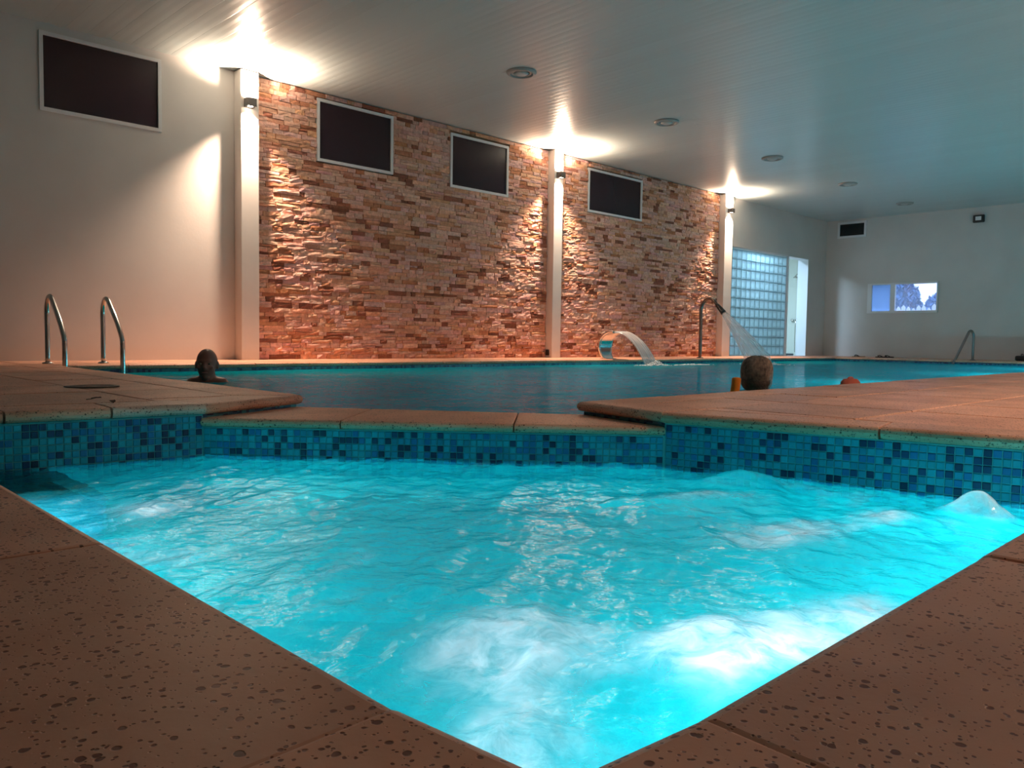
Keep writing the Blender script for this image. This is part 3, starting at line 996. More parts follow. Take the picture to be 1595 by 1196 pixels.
# main pool: gentle swell in the mesh, ripples in the material
verts, faces = [], []
step = 0.075
pxs = np.arange(1.80, 17.06, step); pys = np.arange(2.24, 7.62, step)
sw_n = fbm_grid(len(pxs), len(pys), 9, 31, 3)
pidx = {}
growp = offset_poly(pool_poly, 0.03)
def pv(i, j):
    if (i, j) not in pidx:
        pidx[(i, j)] = len(verts); verts.append((pxs[i], pys[j], POOL_Z + 0.014 * (sw_n[i, j] - 0.5)))
    return pidx[(i, j)]
for i in range(len(pxs) - 1):
    for j in range(len(pys) - 1):
        if inside(growp, pxs[i] + step / 2, pys[j] + step / 2): faces.append((pv(i, j), pv(i + 1, j), pv(i + 1, j + 1), pv(i, j + 1)))
pw_o = mesh_obj('pool_water', verts, faces, M['pool_water'], None, True, fix=False)
tag(pw_o, 'calm teal water of the long main pool', 'water', kind='stuff')


# ------------------------------------------------------------------ underwater lamps
def point_light(name, loc, power, col, rad, parent=None):
    l = bpy.data.lights.new(name, 'POINT'); l.energy = power; l.color = col; l.shadow_soft_size = rad
    o = bpy.data.objects.new(name, l); link(o, parent); o.location = loc
    return o


def spot_light(name, loc, direction, power, col, rad, angle, blend, parent=None):
    l = bpy.data.lights.new(name, 'SPOT'); l.energy = power; l.color = col; l.shadow_soft_size = rad; l.spot_size = angle; l.spot_blend = blend
    o = bpy.data.objects.new(name, l); link(o, parent)
    o.location = loc; o.rotation_euler = Vector(direction).to_track_quat('-Z', 'Y').to_euler()
    return o


def underwater_lamp(name, label, loc, rz, power, col, group=None):
    r = empty(name, loc, rz)
    tag(r, label, 'lamp', group)
    ring = MB().lathe([(0.07, 0.0), (0.085, 0.004), (0.085, 0.018), (0.07, 0.024), (0.062, 0.018), (0.062, 0.0)], axis='y').build('ring', M['chrome'], r, True)
    lens = MB().lathe([(0.060, 0.002), (0.060, 0.012), (0.045, 0.020), (0.002, 0.024)], axis='y').build('lens', emission('lens_glow', col, 6.0), r, True)
    point_light('bulb', (0, 0.10, 0.0), power, col, 0.05, r)
    return r


underwater_lamp('underwater_lamp', 'round white lamp below the waterline on the near hot tub wall by the corner', (1.00, 0.293, -0.50), 0, SPA_W * 0.85, (0.80, 0.97, 1.0), 'underwater lamps of the hot tub')
underwater_lamp('underwater_lamp', 'added round fill lamp below the waterline on the near hot tub wall by the right deck', (2.15, 0.295, -0.55), 0, SPA_W * 0.7, (0.80, 0.97, 1.0), 'underwater lamps of the hot tub')  # added lamp, spreads the glow across the tub
underwater_lamp('underwater_lamp', 'added round fill lamp below the waterline under the near left coping', (0.325, 2.25, -0.55), -PI / 2, SPA_W * 0.95, (0.80, 0.97, 1.0), 'underwater lamps of the hot tub')  # added lamp, lifts the water at the far side
for k, X in enumerate((7.4, 11.2, 14.8)):
    underwater_lamp('underwater_lamp', 'round lamp below the waterline on the near main pool wall, %s from the hot tub' % ('first', 'second', 'third')[k], (X, 2.31 + (X - 2.67) * 0.13 / 14.33, -0.55), 0, POOL_W * (0.8, 0.9, 1.5)[k], (0.45, 0.90, 0.96), 'underwater lamps of the main pool')


# ------------------------------------------------------------------ wall lamps
lamp_labels = ['small dark up and down wall lamp on the pillar beside the bare white wall', 'small dark up and down wall lamp on the middle pillar', 'small dark up and down wall lamp on the pillar beside the glass blocks']
lamp_glow = emission('lamp_glow', LAMP_COL, 40.0)


def wall_lamp(loc, rz, h, label, group, cone=108, gain=1.0):
    r = empty('wall_lamp', loc, rz); tag(r, label, 'lamp', group)
    w, dp, t = 0.052, 0.10, 0.006
    m = MB()
    m.box(-w, w, -dp, -dp + t, 0, h); m.box(-w, -w + t, -dp + t, -0.012, 0, h); m.box(w - t, w, -dp + t, -0.012, 0, h); m.box(-w, w, -0.012, -0.004, 0, h)
    m.box(-w + t, w - t, -dp + t, -0.012, h / 2 - .004, h / 2 + .004)
    m.build('housing', M['black_metal'], r)
    MB().box(-0.03, 0.03, -0.004, -0.0005, 0.015, h - 0.015).build('mounting_plate', M['black_metal'], r)
    for zz, nm in ((h - 0.012, 'upper_bulb'), (0.004, 'lower_bulb')):
        MB().lathe([(0.024, 0), (0.030, 0.002), (0.030, 0.006), (0.024, 0.008)], (0, -0.055, zz)).build(nm, lamp_glow, r, True)
    spot_light('up_beam', (0, -0.06, h + 0.012), (0, -0.12, 1), LAMP_UP * (gain if gain == 1.0 else 0.2), LAMP_COL, 0.02, R(165), 0.9, r)
    spot_light('down_beam', (0, -0.065, -0.012), (0, 0.0, -1), LAMP_DOWN * gain, LAMP_COL, 0.02, R(cone), 1.0, r)
    return r


for k in range(3):
    z0, z1 = [(2.785, 2.875), (2.765, 2.855), (2.83, 2.91)][k]
    wall_lamp(([4.185, 9.255, 14.225][k], D - PE, z0), 0, z1 - z0, lamp_labels[k], 'wall lamps on the pillars')
for X, wh in ((4.7, 'nearest the hot tub'), (9.4, 'halfway along the pool'), (14.2, 'nearest the end wall')):  # added lamps out of view, warm fill for the room and decks
    wall_lamp((X, YN, 2.8), PI, 0.09, 'added unseen fill lamp on the long wall behind the viewer, %s' % wh, 'added fill lamps behind the viewer', 140, 1.3)

# ------------------------------------------------------------------ ceiling diffusers
for k, X in enumerate((6.318, 9.047, 11.92, 14.72, 17.48)):
    r = empty('ceiling_diffuser', (X, 6.413, HC - 0.003))
    tag(r, ['round ceiling diffuser nearest the viewer', 'second round ceiling diffuser counting from the viewer', 'third round ceiling diffuser counting from the viewer', 'fourth round ceiling diffuser counting from the viewer', 'farthest round ceiling diffuser near the end wall'][k], 'diffuser', 'round diffusers in a row on the ceiling')
    MB().lathe([(0.165, 0.0), (0.165, -0.012), (0.150, -0.026), (0.128, -0.030), (0.122, -0.022), (0.122, 0.0)], n=32).build('outer_ring', M['grey_plastic'], r, True)
    MB().lathe([(0.118, -0.004), (0.118, -0.012), (0.10, -0.016), (0.088, -0.012), (0.088, -0.004)], n=32).build('inner_ring', M['grey_plastic'], r, True)
    MB().lathe([(0.120, -0.001), (0.120, -0.003), (0.01, -0.003)], n=32).build('core', M['black_metal'], r)
    MB().lathe([(0.07, -0.005), (0.08, -0.016), (0.05, -0.034), (0.003, -0.038)], n=32).build('centre_disc', principled('diffuser_white', (0.5, 0.5, 0.5), 0.35), r, True)

# ------------------------------------------------------------------ vent and floodlight on the right wall
v = empty('air_vent', (XR, 8.11, 2.775)); tag(v, 'white framed air vent with dark slats high in the far corner', 'vent')
m = MB(); y0, y1, zt = -0.335, 0.335, 0.375
m.box(-0.03, -0.001, y0, y1, 0, .05).box(-0.03, -0.001, y0, y1, zt - .05, zt).box(-0.03, -0.001, y0, y0 + .05, .05, zt - .05).box(-0.03, -0.001, y1 - .05, y1, .05, zt - .05)
m.build('frame', M['white_frame'], v)
MB().box(-0.006, -0.001, y0 + .05, y1 - .05, .05, zt - .05).build('backing', M['black_plastic'], v)
for k in range(8):
    z = 0.062 + k * 0.033
    MB().add([(-.024, y0 + .05, z), (-.024, y1 - .05, z), (-.007, y1 - .05, z + .016), (-.007, y0 + .05, z + .016), (-.024, y0 + .05, z + .002), (-.024, y1 - .05, z + .002), (-.007, y1 - .05, z + .018), (-.007, y0 + .05, z + .018)],
             [(0, 1, 2, 3), (7, 6, 5, 4), (0, 4, 5, 1), (1, 5, 6, 2), (2, 6, 7, 3), (3, 7, 4, 0)]).build('slat', M['black_plastic'], v)
fl = empty('floodlight', (XR, 5.425, 2.95)); tag(fl, 'small black floodlight with white face on the right wall', 'floodlight')
hb = MB().box(-0.09, -0.03, -0.11, 0.11, -0.08, 0.08).build('housing', M['black_plastic'], fl); bv = hb.modifiers.new('b', 'BEVEL'); bv.width = 0.02; bv.segments = 3
MB().box(-0.095, -0.0905, -0.055, 0.055, -0.035, 0.045).build('lens', principled('flood_lens', (0.8, 0.82, 0.85), 0.2), fl)
MB().box(-0.03, -0.001, -0.03, 0.03, -0.05, 0.05).build('bracket', M['black_plastic'], fl)

# ------------------------------------------------------------------ glass block screen and shower room
gb = empty('glass_block_screen', ((GB[0] + GB[1]) / 2, D + 0.1, 0)); tag(gb, 'pale blue glass block screen lit from behind beside the doorway', 'screen')
NCX, NCZ = 13, 11
bw, bh = (GB[1] - GB[0] - 0.04) / NCX, (GB[3] - 0.03) / NCZ
mortar = principled('glass_block_joint', (0.30, 0.46, 0.52), 0.7)
j = 0.008
m = MB()
X0 = GB[0] - gb.location.x + 0.02
for c in range(NCX + 1): m.box(X0 + c * bw - j / 2, X0 + c * bw + j / 2, -0.03, 0.03, 0, GB[3] - 0.03)
m.build('upright_joints', mortar, gb)
for rr in range(NCZ + 1): MB().box(X0, X0 + NCX * bw, -0.031, 0.031, rr * bh - j / 2 + .004, rr * bh + j / 2 + .004).build('bed_joint', mortar, gb)
hx, hz = bw / 2 - j / 2 - .0005, bh / 2 - j / 2 - .0005
def rr_(ins, y): return [(-hx + ins, y, -hz + ins), (hx - ins, y, -hz + ins), (hx - ins, y, hz - ins), (-hx + ins, y, hz - ins)]
bme = MB().layers([rr_(0, 0.040), rr_(0, -0.028), rr_(.008, -0.038), rr_(.03, -0.043), rr_(.06, -0.037)]).build('glass_block', M['glass_block'], gb)
first = True
for c in range(NCX):
    for rr in range(NCZ):
        if first: o = bme; first = False
        else: o = link(bpy.data.objects.new('glass_block', bme.data), gb)
        o.location = (X0 + (c + .5) * bw, 0, (rr + .5) * bh + .004)

d1 = empty('door_1', ((DOOR[0] + DOOR[1]) / 2, D, 0)); tag(d1, 'open white doorway to the shower room beside the glass blocks', 'doorway', kind='structure')
jm = principled('door_jamb_paint', (0.78, 0.80, 0.84), 0.5)
MB().box(0.44, 0.452, -0.004, 0.245, 0.0, 2.228).build('jamb', jm, d1)
MB().box(-0.455, -0.425, 0.03, 0.17, 0.0, 2.228).build('jamb', jm, d1)
MB().box(-0.455, 0.452, -0.004, 0.245, 2.229, 2.238).build('head', jm, d1)

cream = principled('shower_wall_tile', (0.74, 0.76, 0.68), 0.3)
SY0, SY1, SX0, SX1 = D + 0.24, D + 2.3, 13.6, XR - 0.001
tag(MB().box(SX0, XR, SY1, SY1 + .1, -0.05, 2.6).build('wall_shower_back', cream), 'cream back wall of the shower room', 'wall', kind='structure')
tag(MB().box(SX0 - .1, SX0, SY0, SY1, -0.05, 2.6).build('wall_shower_left', cream), 'cream left wall of the shower room', 'wall', kind='structure')
tag(MB().box(XR - .03, XR - .001, SY0 + .001, SY1, 0.0, 2.6).build('wall_shower_right', cream), 'cream tiled wall of the shower room seen through the doorway', 'wall', kind='structure')
tag(MB().box(SX0, XR, SY0 + .001, SY1, 2.6, 2.7).build('ceiling_shower', cream), 'ceiling of the shower room', 'ceiling', kind='structure')
tag(MB().box(SX0, XR, D + .001, SY1, -0.06, -0.002).build('floor_shower', principled('shower_floor', (0.5, 0.52, 0.5), 0.5)), 'floor of the shower room', 'floor', kind='structure')
cl = empty('ceiling_light', (15.9, D + 0.8, 2.60)); tag(cl, 'cool white light panel on the shower room ceiling', 'lamp')
MB().box(-.45, .45, -.18, .18, -0.03, -0.002).build('housing', M['white_frame'], cl)
MB().box(-.42, .42, -.15, .15, -0.034, -0.0305).build('diffuser', emission('panel_glow', (0.50, 0.76, 1.0), 14.0), cl)
al = bpy.data.lights.new('panel', 'AREA'); al.shape = 'RECTANGLE'; al.size = .84; al.size_y = .3; al.energy = SHOWER_W; al.color = (0.50, 0.76, 1.0)
ao = link(bpy.data.objects.new('panel', al), cl); ao.location = (0, 0, -0.04)
xw = XR - 0.032
mx = empty('shower_mixer', (xw, 9.40, 0.85)); tag(mx, 'chrome shower mixer on the cream wall inside the doorway', 'tap')
MB().tube([(-.03, -.09, 0), (-.03, .09, 0)], 0.022).build('body', M['chrome'], mx, True)
for s in (-1, 1):
    MB().lathe([(.006, -.06), (.03, -.055), (.034, -.03), (.02, -.02), (.015, -.001)], (0, s * .09, 0), 16, 'x').build('knob', M['chrome'], mx, True)
MB().tube(smooth_path([(-.03, 0, -.01), (-.06, 0, -.2), (-.05, 0, -.7), (-.03, 0, -.78)]), 0.010).build('hose', M['chrome'], mx, True)
sh = empty('wall_shower', (xw, 9.38, 1.93)); tag(sh, 'chrome shower head high on the cream wall inside the doorway', 'shower')
MB().tube(smooth_path([(-.001, 0, .03), (-.08, 0, .05), (-.15, 0, .0)]), 0.012).build('arm', M['chrome'], sh, True)
MB().lathe([(.012, .02), (.03, .0), (.06, -.03), (.06, -.04), (.01, -.042)], (-.155, 0, -.01), 20).build('rose', M['chrome'], sh, True)
mt = tag(MB().box(17.45, 18.0, D + .27, D + .75, -0.0019, 0.045).build('shower_tray', principled('shower_tray', (0.10, 0.13, 0.14), 0.6)), 'low dark shower tray on the floor inside the doorway', 'tray')
bv = mt.modifiers.new('b', 'BEVEL'); bv.width = .012; bv.segments = 2

# ------------------------------------------------------------------ ladder and rails
def rail_path(h, reach, base=0.0, down=-0.9):
    """along local +x from deck post to the water"""
    return smooth_path([(0, 0, 0.0), (0, 0, h * .5), (0.0, 0, h * .82), (0.055, 0, h * .975), (0.12, 0, h * .985), (0.19, 0, h * .90), (reach * .75, 0, h * .62), (reach * .97, 0, h * .40), (reach, 0, h * .28), (reach, 0, 0.0), (reach, 0, -0.4), (reach, 0, down)], 6)


ld = empty('pool_ladder', (2.20, 7.80, 0.0), -PI / 2)
tag(ld, 'chrome pool ladder with two hooped handrails at the far left edge', 'ladder')
for dy in (-0.225, 0.225):
    q = MB().tube([(p.x, p.y + dy, p.z) for p in rail_path(0.585, 0.5)], 0.021, 14).build('handrail', M['chrome'], ld, True)
    MB().lathe([(0.024, 0.0005), (0.045, 0.002), (0.045, 0.010), (0.030, 0.018), (0.0225, 0.018)], (0, dy, 0), 20).build('base_flange', M['chrome'], ld, True)
for z in (-0.25, -0.5, -0.75):
    MB().box(0.465, 0.535, -0.215, 0.215, z - .012, z + .012).build('tread', principled('ladder_tread', (0.5, 0.5, 0.5), 0.5), ld)
rl = empty('grab_rail', (17.42, 5.00, 0.0), PI - 0.42)
tag(rl, 'dark steel grab rail at the pool edge below the bright window', 'rail')
steel = principled('dull_steel', (0.22, 0.22, 0.23), 0.4, metal=1.0)
MB().tube(smooth_path([(0, 0, 0), (0, 0, .3), (.0, 0, .47), (.045, 0, .56), (.11, 0, .565), (.17, 0, .48), (.34, 0, .20), (.50, 0, -.06), (.62, 0, -.25)], 6), 0.024, 12).build('handrail', steel, rl, True)
MB().lathe([(0.026, 0.0005), (0.05, 0.002), (0.05, 0.010), (0.026, 0.02)], (0, 0, 0), 16).build('base_flange', steel, rl, True)

# ------------------------------------------------------------------ cascade spout and neck shower
cs = empty('cascade_spout', (9.55, 7.72, 0.0)); tag(cs, 'curved polished steel cascade spout on the far pool edge', 'fountain')
def ribbon(mb, path, halfw, thick, close=True):
    """flat bar along a path in the y-z plane"""
    rings = []
    for i, p in enumerate(path):
        t = (path[min(i + 1, len(path) - 1)] - path[max(i - 1, 0)]).normalized()
        nn = Vector((0, -t.z, t.y))
        w = halfw[i] if isinstance(halfw, list) else halfw
        rings.append([(-w, *(p + nn * thick / 2).yz), (w, *(p + nn * thick / 2).yz), (w, *(p - nn * thick / 2).yz), (-w, *(p - nn * thick / 2).yz)])
    mb.layers(rings)
    return mb
path = smooth_path([(0, 0.00, 0.0), (0, 0.055, 0.07), (0, 0.075, 0.17), (0, 0.055, 0.28), (0, -0.01, 0.365), (0, -0.11, 0.405), (0, -0.20, 0.405)], 6)
hw = [0.09 + 0.05 * min(1, i / 12) for i in range(len(path))]
ribbon(MB(), path, hw, 0.035).build('blade', M['chrome'], cs)
for s in (-1, 1):
    rp = [Vector((s * (hw[i] - 0.004), p.y, p.z)) for i, p in enumerate(path)]
    MB().tube(rp, 0.022, 8).build('side_rim', M['chrome'], cs, True)
MB().box(-0.12, 0.12, -0.05, 0.07, 0.0005, 0.012).build('base_plate', M['chrome'], cs)

def sheet(name, pathfn, halfw_fn, nu, nv, mat, label, cat, thick=0.0):
    vs, fs = [], []
    for v_ in range(nv + 1):
        c, side = pathfn(v_ / nv)
        for u_ in range(nu + 1):
            u = 2 * u_ / nu - 1
            q = c + side * (u * halfw_fn(v_ / nv)) + Vector((0, 0, 1)) * (0.006 * math.sin(9 * u + 6 * v_ / nv))
            vs.append(tuple(q))
    for v_ in range(nv):
        for u_ in range(nu):
            a = v_ * (nu + 1) + u_
            fs.append((a, a + 1, a + nu + 2, a + nu + 1))
    o = mesh_obj(name, vs, fs, mat, None, True, fix=False)
    uv = o.data.uv_layers.new(name='UVMap')
    for poly in o.data.polygons:
        for li in poly.loop_indices:
            vi = o.data.loops[li].vertex_index
            uv.data[li].uv = ((vi % (nu + 1)) / nu, (vi // (nu + 1)) / nv)
    sm_ = o.modifiers.new('thickness', 'SOLIDIFY'); sm_.thickness = 0.012
    return tag(o, label, cat)

casc = thin_water_mat('falling_water', 0.45, streak=(9, 1.2, 1))
def cpath(t):
    # ballistic sheet from the lip towards the viewer's side
    y = 7.52 - 0.60 * t
    z = 0.402 + 0.03 * t - 0.52 * t * t
    return Vector((9.55, y, z)), Vector((1, 0, 0))
sheet('water_sheet', cpath, lambda t: 0.13 + 0.02 * t, 14, 20, casc, 'clear sheet of water arching from the cascade spout into the pool', 'water')

ns = empty('neck_shower', (12.09, 7.75, 0.0)); tag(ns, 'slim hooked steel pipe spraying water into the pool', 'shower')
dark_steel = principled('dark_steel_pipe', (0.20, 0.17, 0.15), 0.3, metal=1.0)
MB().tube(smooth_path([(0, 0, 0), (0, 0, .5), (0, 0, .84), (0, -.05, .965), (0, -.14, 1.02), (0, -.23, 1.005), (0, -.30, .93)], 6), 0.028, 12).build('pipe', dark_steel, ns, True)
MB().tube([(0, -.30, .93), (0, -.33, .895), (0, -.42, .80), (0, -.44, .775)], [0.03, 0.036, 0.046, 0.05], 14).build('nozzle', M['black_metal'], ns, True)
MB().lathe([(0.03, 0.0005), (0.06, 0.002), (0.06, 0.010), (0.03, 0.02)], (0, 0, 0), 20).build('base_flange', dark_steel, ns, True)
spray_m = thin_water_mat('water_spray', 0.64, (0.9, 0.95, 1.0), streak=(60, 2, 1), con=0.10)
sa, sb = Vector((12.09, 7.30, .77)), Vector((12.09, 6.58, -0.09))
nv, nu = 16, 28
vs, fs = [], []
for i in range(nv + 1):
    t = i / nv
    c = sa.lerp(sb, t) + Vector((0, 0, 0.09 * t * (1 - t)))
    ax = (sb - sa).normalized(); e1 = Vector((1, 0, 0)); e2 = ax.cross(e1).normalized()
    rad_ = 0.045 + 0.165 * t
    for k in range(nu):
        a_ = 2 * PI * k / nu
        p_ = c + rad_ * (math.cos(a_) * e1 + math.sin(a_) * e2)
        if i == nv: p_.z = -0.085
        vs.append(tuple(p_))
for i in range(nv):
    for k in range(nu):
        fs.append((i * nu + k, i * nu + (k + 1) % nu, (i + 1) * nu + (k + 1) % nu, (i + 1) * nu + k))
o = mesh_obj('water_spray', vs, fs, spray_m, None, True, fix=False)
uv = o.data.uv_layers.new(name='UVMap')
for poly in o.data.polygons:
    for li in poly.loop_indices:
        vi = o.data.loops[li].vertex_index
        uv.data[li].uv = ((vi % nu) / nu, (vi // nu) / nv)
tag(o, 'widening white spray falling from the hooked pipe', 'water')


def splash(c, rx, ry, n, seed, label, rise=0.05):
    """a low crown of drops and froth where falling water meets the pool"""
    rr = random.Random(seed); m = MB()
    for k in range(n):
        u, v = rr.gauss(0, .5), rr.gauss(0, .5)
        d = math.hypot(u, v)
        r_ = rr.uniform(.006, .018) * max(.3, 1 - .4 * d)
        x, y = c[0] + u * rx, c[1] + v * ry
        z = POOL_Z + 0.004 + abs(rr.gauss(0, rise)) * max(0, 1 - d) ** 2
        m.add([(x + r_ * 1.6, y, z), (x, y + r_ * 1.6, z), (x - r_ * 1.6, y, z), (x, y - r_ * 1.6, z), (x, y, z + r_), (x, y, z - r_)],
              [(0, 1, 4), (1, 2, 4), (2, 3, 4), (3, 0, 4), (1, 0, 5), (2, 1, 5), (3, 2, 5), (0, 3, 5)])
    tag(m.build('splash', froth, None, True), label, 'splash', kind='stuff')
froth = principled('white_froth', (0.80, 0.86, 0.90), 0.4)
splash((9.60, 6.90), 0.30, 0.14, 260, 1, 'white splash where the cascade meets the pool')
splash((10.35, 6.80), 0.55, 0.05, 120, 2, 'thin white ripple beside the cascade splash', 0.01)
splash((12.12, 6.55), 0.34, 0.30, 420, 3, 'white splash under the spray of the hooked pipe')


# ------------------------------------------------------------------ people
def skin_mat(name, col): return principled(name, col, 0.5, var=0.08, var_scale=18, bump=0.05, bump_scale=150)


def limb(mb, pts, rads, n=12):
    pts = [Vector(p) for p in pts]
    mb.tube(pts, rads, n)
    for p, r in zip(pts, rads): mb.ellipsoid(p, (r, r, r), 12, 8)


def build_person(loc, rz, label, skin, head_top, hair=None, head_scale=1.0, depth=1.22, head_turn=0.0):
    """standing neck deep with bent knees; local +y is the facing direction, z=0 the water surface"""
    root = empty('person', loc, rz)
    tag(root, label, 'person')
    s = head_scale
    hz = head_top - 0.115 * s         # head centre
    b = MB()
    b.ellipsoid((0, -0.008, hz + .022 * s), (0.074 * s, 0.094 * s, 0.094 * s), 24, 16)          # cranium
    b.ellipsoid((0, 0.028 * s, hz - .03 * s), (0.060 * s, 0.066 * s, 0.078 * s), 20, 14)          # face
    b.ellipsoid((0, 0.050 * s, hz - .090 * s), (0.034 * s, 0.034 * s, 0.024 * s), 14, 10)         # chin
    b.ellipsoid((0, 0.076 * s, hz + .028 * s), (0.048 * s, 0.016 * s, 0.012 * s), 14, 8)          # brow
    b.tube([(0, .080 * s, hz + .018 * s), (0, .098 * s, hz - .012 * s), (0, .106 * s, hz - .028 * s)], [0.009 * s, 0.012 * s, 0.015 * s], 10)   # nose
    b.ellipsoid((0, .098 * s, hz - .032 * s), (0.019 * s, 0.012 * s, 0.010 * s), 12, 8)
    for sx in (-1, 1):
        b.ellipsoid((sx * .040 * s, .066 * s, hz - .022 * s), (0.020 * s, 0.020 * s, 0.018 * s), 12, 8)   # cheek
        b.ellipsoid((sx * .078 * s, -.006 * s, hz - .008 * s), (0.010 * s, 0.020 * s, 0.033 * s), 12, 10)  # ear
    limb(b, [(0, -.018, hz - .06 * s), (0, -.022, -.02)], [0.056 * s, 0.062 * s])                 # neck
    sh = -0.035
    limb(b, [(-.10, -.022, sh + .012), (0, -.02, sh + .02), (.10, -.022, sh + .012)], [0.055, 0.062, 0.055])
    limb(b, [(-.155, -.02, sh - .035), (.155, -.02, sh - .035)], [0.064, 0.064])                   # shoulders
    b.ellipsoid((0, -.01, -.24), (0.165, 0.115, 0.20), 20, 12)                                    # chest
    b.ellipsoid((0, 0, -.47), (0.145, 0.11, 0.17), 20, 12)                                        # waist
    b.ellipsoid((0, 0, -.60), (0.155, 0.12, 0.11), 20, 12)                                        # hips
    for sx in (-1, 1):
        limb(b, [(sx * .17, -.02, -.08), (sx * .26, .05, -.30), (sx * .24, .27, -.26)], [0.052, 0.042, 0.030])    # arm
        b.ellipsoid((sx * .235, .325, -.26), (0.040, 0.055, 0.014), 12, 8)                                       # palm
        for f in range(4):
            x = sx * (.235 + (f - 1.5) * .019)
            limb(b, [(x, .36, -.26), (x, .405 - .006 * abs(f - 1.4), -.268), (x, .430 - .010 * abs(f - 1.4), -.285)], [.009, .0085, .0075], 8)
        limb(b, [(sx * .20, .30, -.262), (sx * .185, .34, -.272), (sx * .185, .365, -.28)], [.011, .010, .009], 8)
        limb(b, [(sx * .085, .0, -.66), (sx * .11, .16, -.86), (sx * .10, -.02, -depth + .08)], [0.080, 0.058, 0.040])  # leg
        limb(b, [(sx * .10, -.04, -depth + .035), (sx * .11, .15, -depth + .025)], [0.035, 0.024])
    body = b.build('body', skin, root, True)
    rm = body.modifiers.new('one_surface', 'REMESH'); rm.mode = 'VOXEL'; rm.voxel_size = 0.008; rm.use_smooth_shade = True
    smo = body.modifiers.new('soften', 'SMOOTH'); smo.iterations = 4; smo.factor = 0.5
    dark = principled('eye_dark', (0.02, 0.015, 0.012), 0.3)
    for sx in (-1, 1):
        e = MB().ellipsoid((sx * .031 * s, .0755 * s, hz + .006 * s), (0.013 * s, 0.011 * s, 0.008 * s), 12, 8).build('eye', principled('eye_white', (0.22, 0.16, 0.13), 0.5), root, True)
        MB().ellipsoid((sx * .031 * s, .0845 * s, hz + .006 * s), (0.005 * s, 0.004 * s, 0.005 * s), 10, 6).build('iris', dark, e, True)
    MB().ellipsoid((0, .086 * s, hz - .060 * s), (0.022 * s, 0.008 * s, 0.0065 * s), 14, 8).build('mouth', principled('lips', (0.25, 0.09, 0.07), 0.5), root, True)
    return root, hz, s


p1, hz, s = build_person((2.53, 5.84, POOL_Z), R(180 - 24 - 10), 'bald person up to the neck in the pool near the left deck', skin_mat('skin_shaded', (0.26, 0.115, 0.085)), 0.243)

p2, hz, s = build_person((4.80, 2.645, POOL_Z), R(-61), 'grey haired person in the pool seen from behind over the right deck', skin_mat('skin_fair', (0.50, 0.29, 0.21)), 0.245, head_scale=1.0)
# hair: a thick short cut of many strands over a cap
hb = MB()
hr = random.Random(4)
cz = hz + .018
cap = []
hb.ellipsoid((0, -.018, cz + .008), (0.098, 0.102, 0.104), 28, 18)
o = hb.build('hair', principled('grey_brown_hair', (0.10, 0.07, 0.056), 0.6, var=0.35, var_scale=60, bump=0.6, bump_scale=120), p2, True)
bm = bmesh.new(); bm.from_mesh(o.data)
for vtx in bm.verts:      # fuller at the sides
    c = vtx.co
    k_ = (abs(c.x) / .098) ** 2 * ((c.z - cz - .008) / .104) ** 2
    c.x *= 1 + .35 * k_; c.z = cz + .008 + (c.z - cz - .008) * (1 + .18 * k_)
for vtx in bm.verts:      # pull the front back to the hairline, let the back hang to the nape
    c = vtx.co
    if c.y > 0.035 and c.z < cz + .06: c.y = 0.035 + (c.y - 0.035) * 0.15; c.x *= 0.96
    if c.z < cz - 0.02 and c.y < 0.03: c.z -= 0.035; c.x *= 1.03
    c += Vector((hr.uniform(-1, 1), hr.uniform(-1, 1), hr.uniform(-1, 1))) * 0.0015
bm.to_mesh(o.data); bm.free()
lock_m = principled('hair_locks', (0.21, 0.155, 0.125), 0.55, var=0.6, var_scale=45)
lk = MB()
for k in range(420):
    a = hr.uniform(R(150), R(390)); z0 = hr.uniform(0.02, 0.98)
    # strand runs down the outside of the cap
    pts = []
    el0 = PI / 2 * z0
    for q in range(6):
        el = el0 - q * 0.26
        rr = max(math.cos(el), 0.05)
        x, y, z = 0.0995 * rr * math.cos(a), -.018 + 0.1035 * rr * math.sin(a), cz + .008 + 0.1055 * math.sin(el)
        k_ = (abs(x) / .0995) ** 2 * ((z - cz - .008) / .1055) ** 2
        x *= 1 + .35 * k_; z = cz + .008 + (z - cz - .008) * (1 + .18 * k_)
        if el < -0.2: z -= 0.03 * min(1, (-0.2 - el) * 2)
        pts.append((x, y, z))
    lk.tube(pts, [0.002, .003, .003, .003, .002, .0008], 4)
lk.build('hair_locks', lock_m, p2, True)['kind'] = 'stuff'

# ------------------------------------------------------------------ floats
nd = empty('pool_noodle', (4.665, 2.712, POOL_Z)); tag(nd, 'orange foam noodle end beside the grey haired person', 'pool noodle')
om = principled('orange_foam', (0.95, 0.26, 0.02), 0.8, bump=0.2, bump_scale=90)
MB().tube(smooth_path([(0.0, 0.0, 0.112), (0.0, 0.005, 0.06), (0.02, 0.03, -0.03), (0.10, 0.09, -0.10), (0.28, 0.12, -0.13), (0.46, 0.05, -0.12)], 6), 0.029, 14).build('tube', om, nd, True)
MB().lathe([(0.028, 0.0), (0.026, 0.006), (0.018, 0.010), (0.009, 0.009), (0.008, -0.01)], (0, 0, 0.110), 16).build('tip', om, nd, True)
ft = empty('foam_float', (5.86, 2.48, POOL_Z), R(-12)); tag(ft, 'flat red foam float just behind the right deck edge', 'float')
fm = principled('red_foam', (0.50, 0.09, 0.05), 0.7)
MB().layers([[(0.0 + rx * math.cos(a), ry * math.sin(a), z) for a in [2 * PI * k / 24 for k in range(24)]] for rx, ry, z in ((.05, .03, -.03), (.085, .055, -.02), (.09, .06, .02), (.085, .055, .07), (.06, .04, .092), (.02, .015, .096))]).build('pad', fm, ft, True)
MB().tube([(-.03, 0, .095), (-.015, 0, .104), (.015, 0, .104), (.03, 0, .095)], .006, 8).build('grip', fm, ft, True)

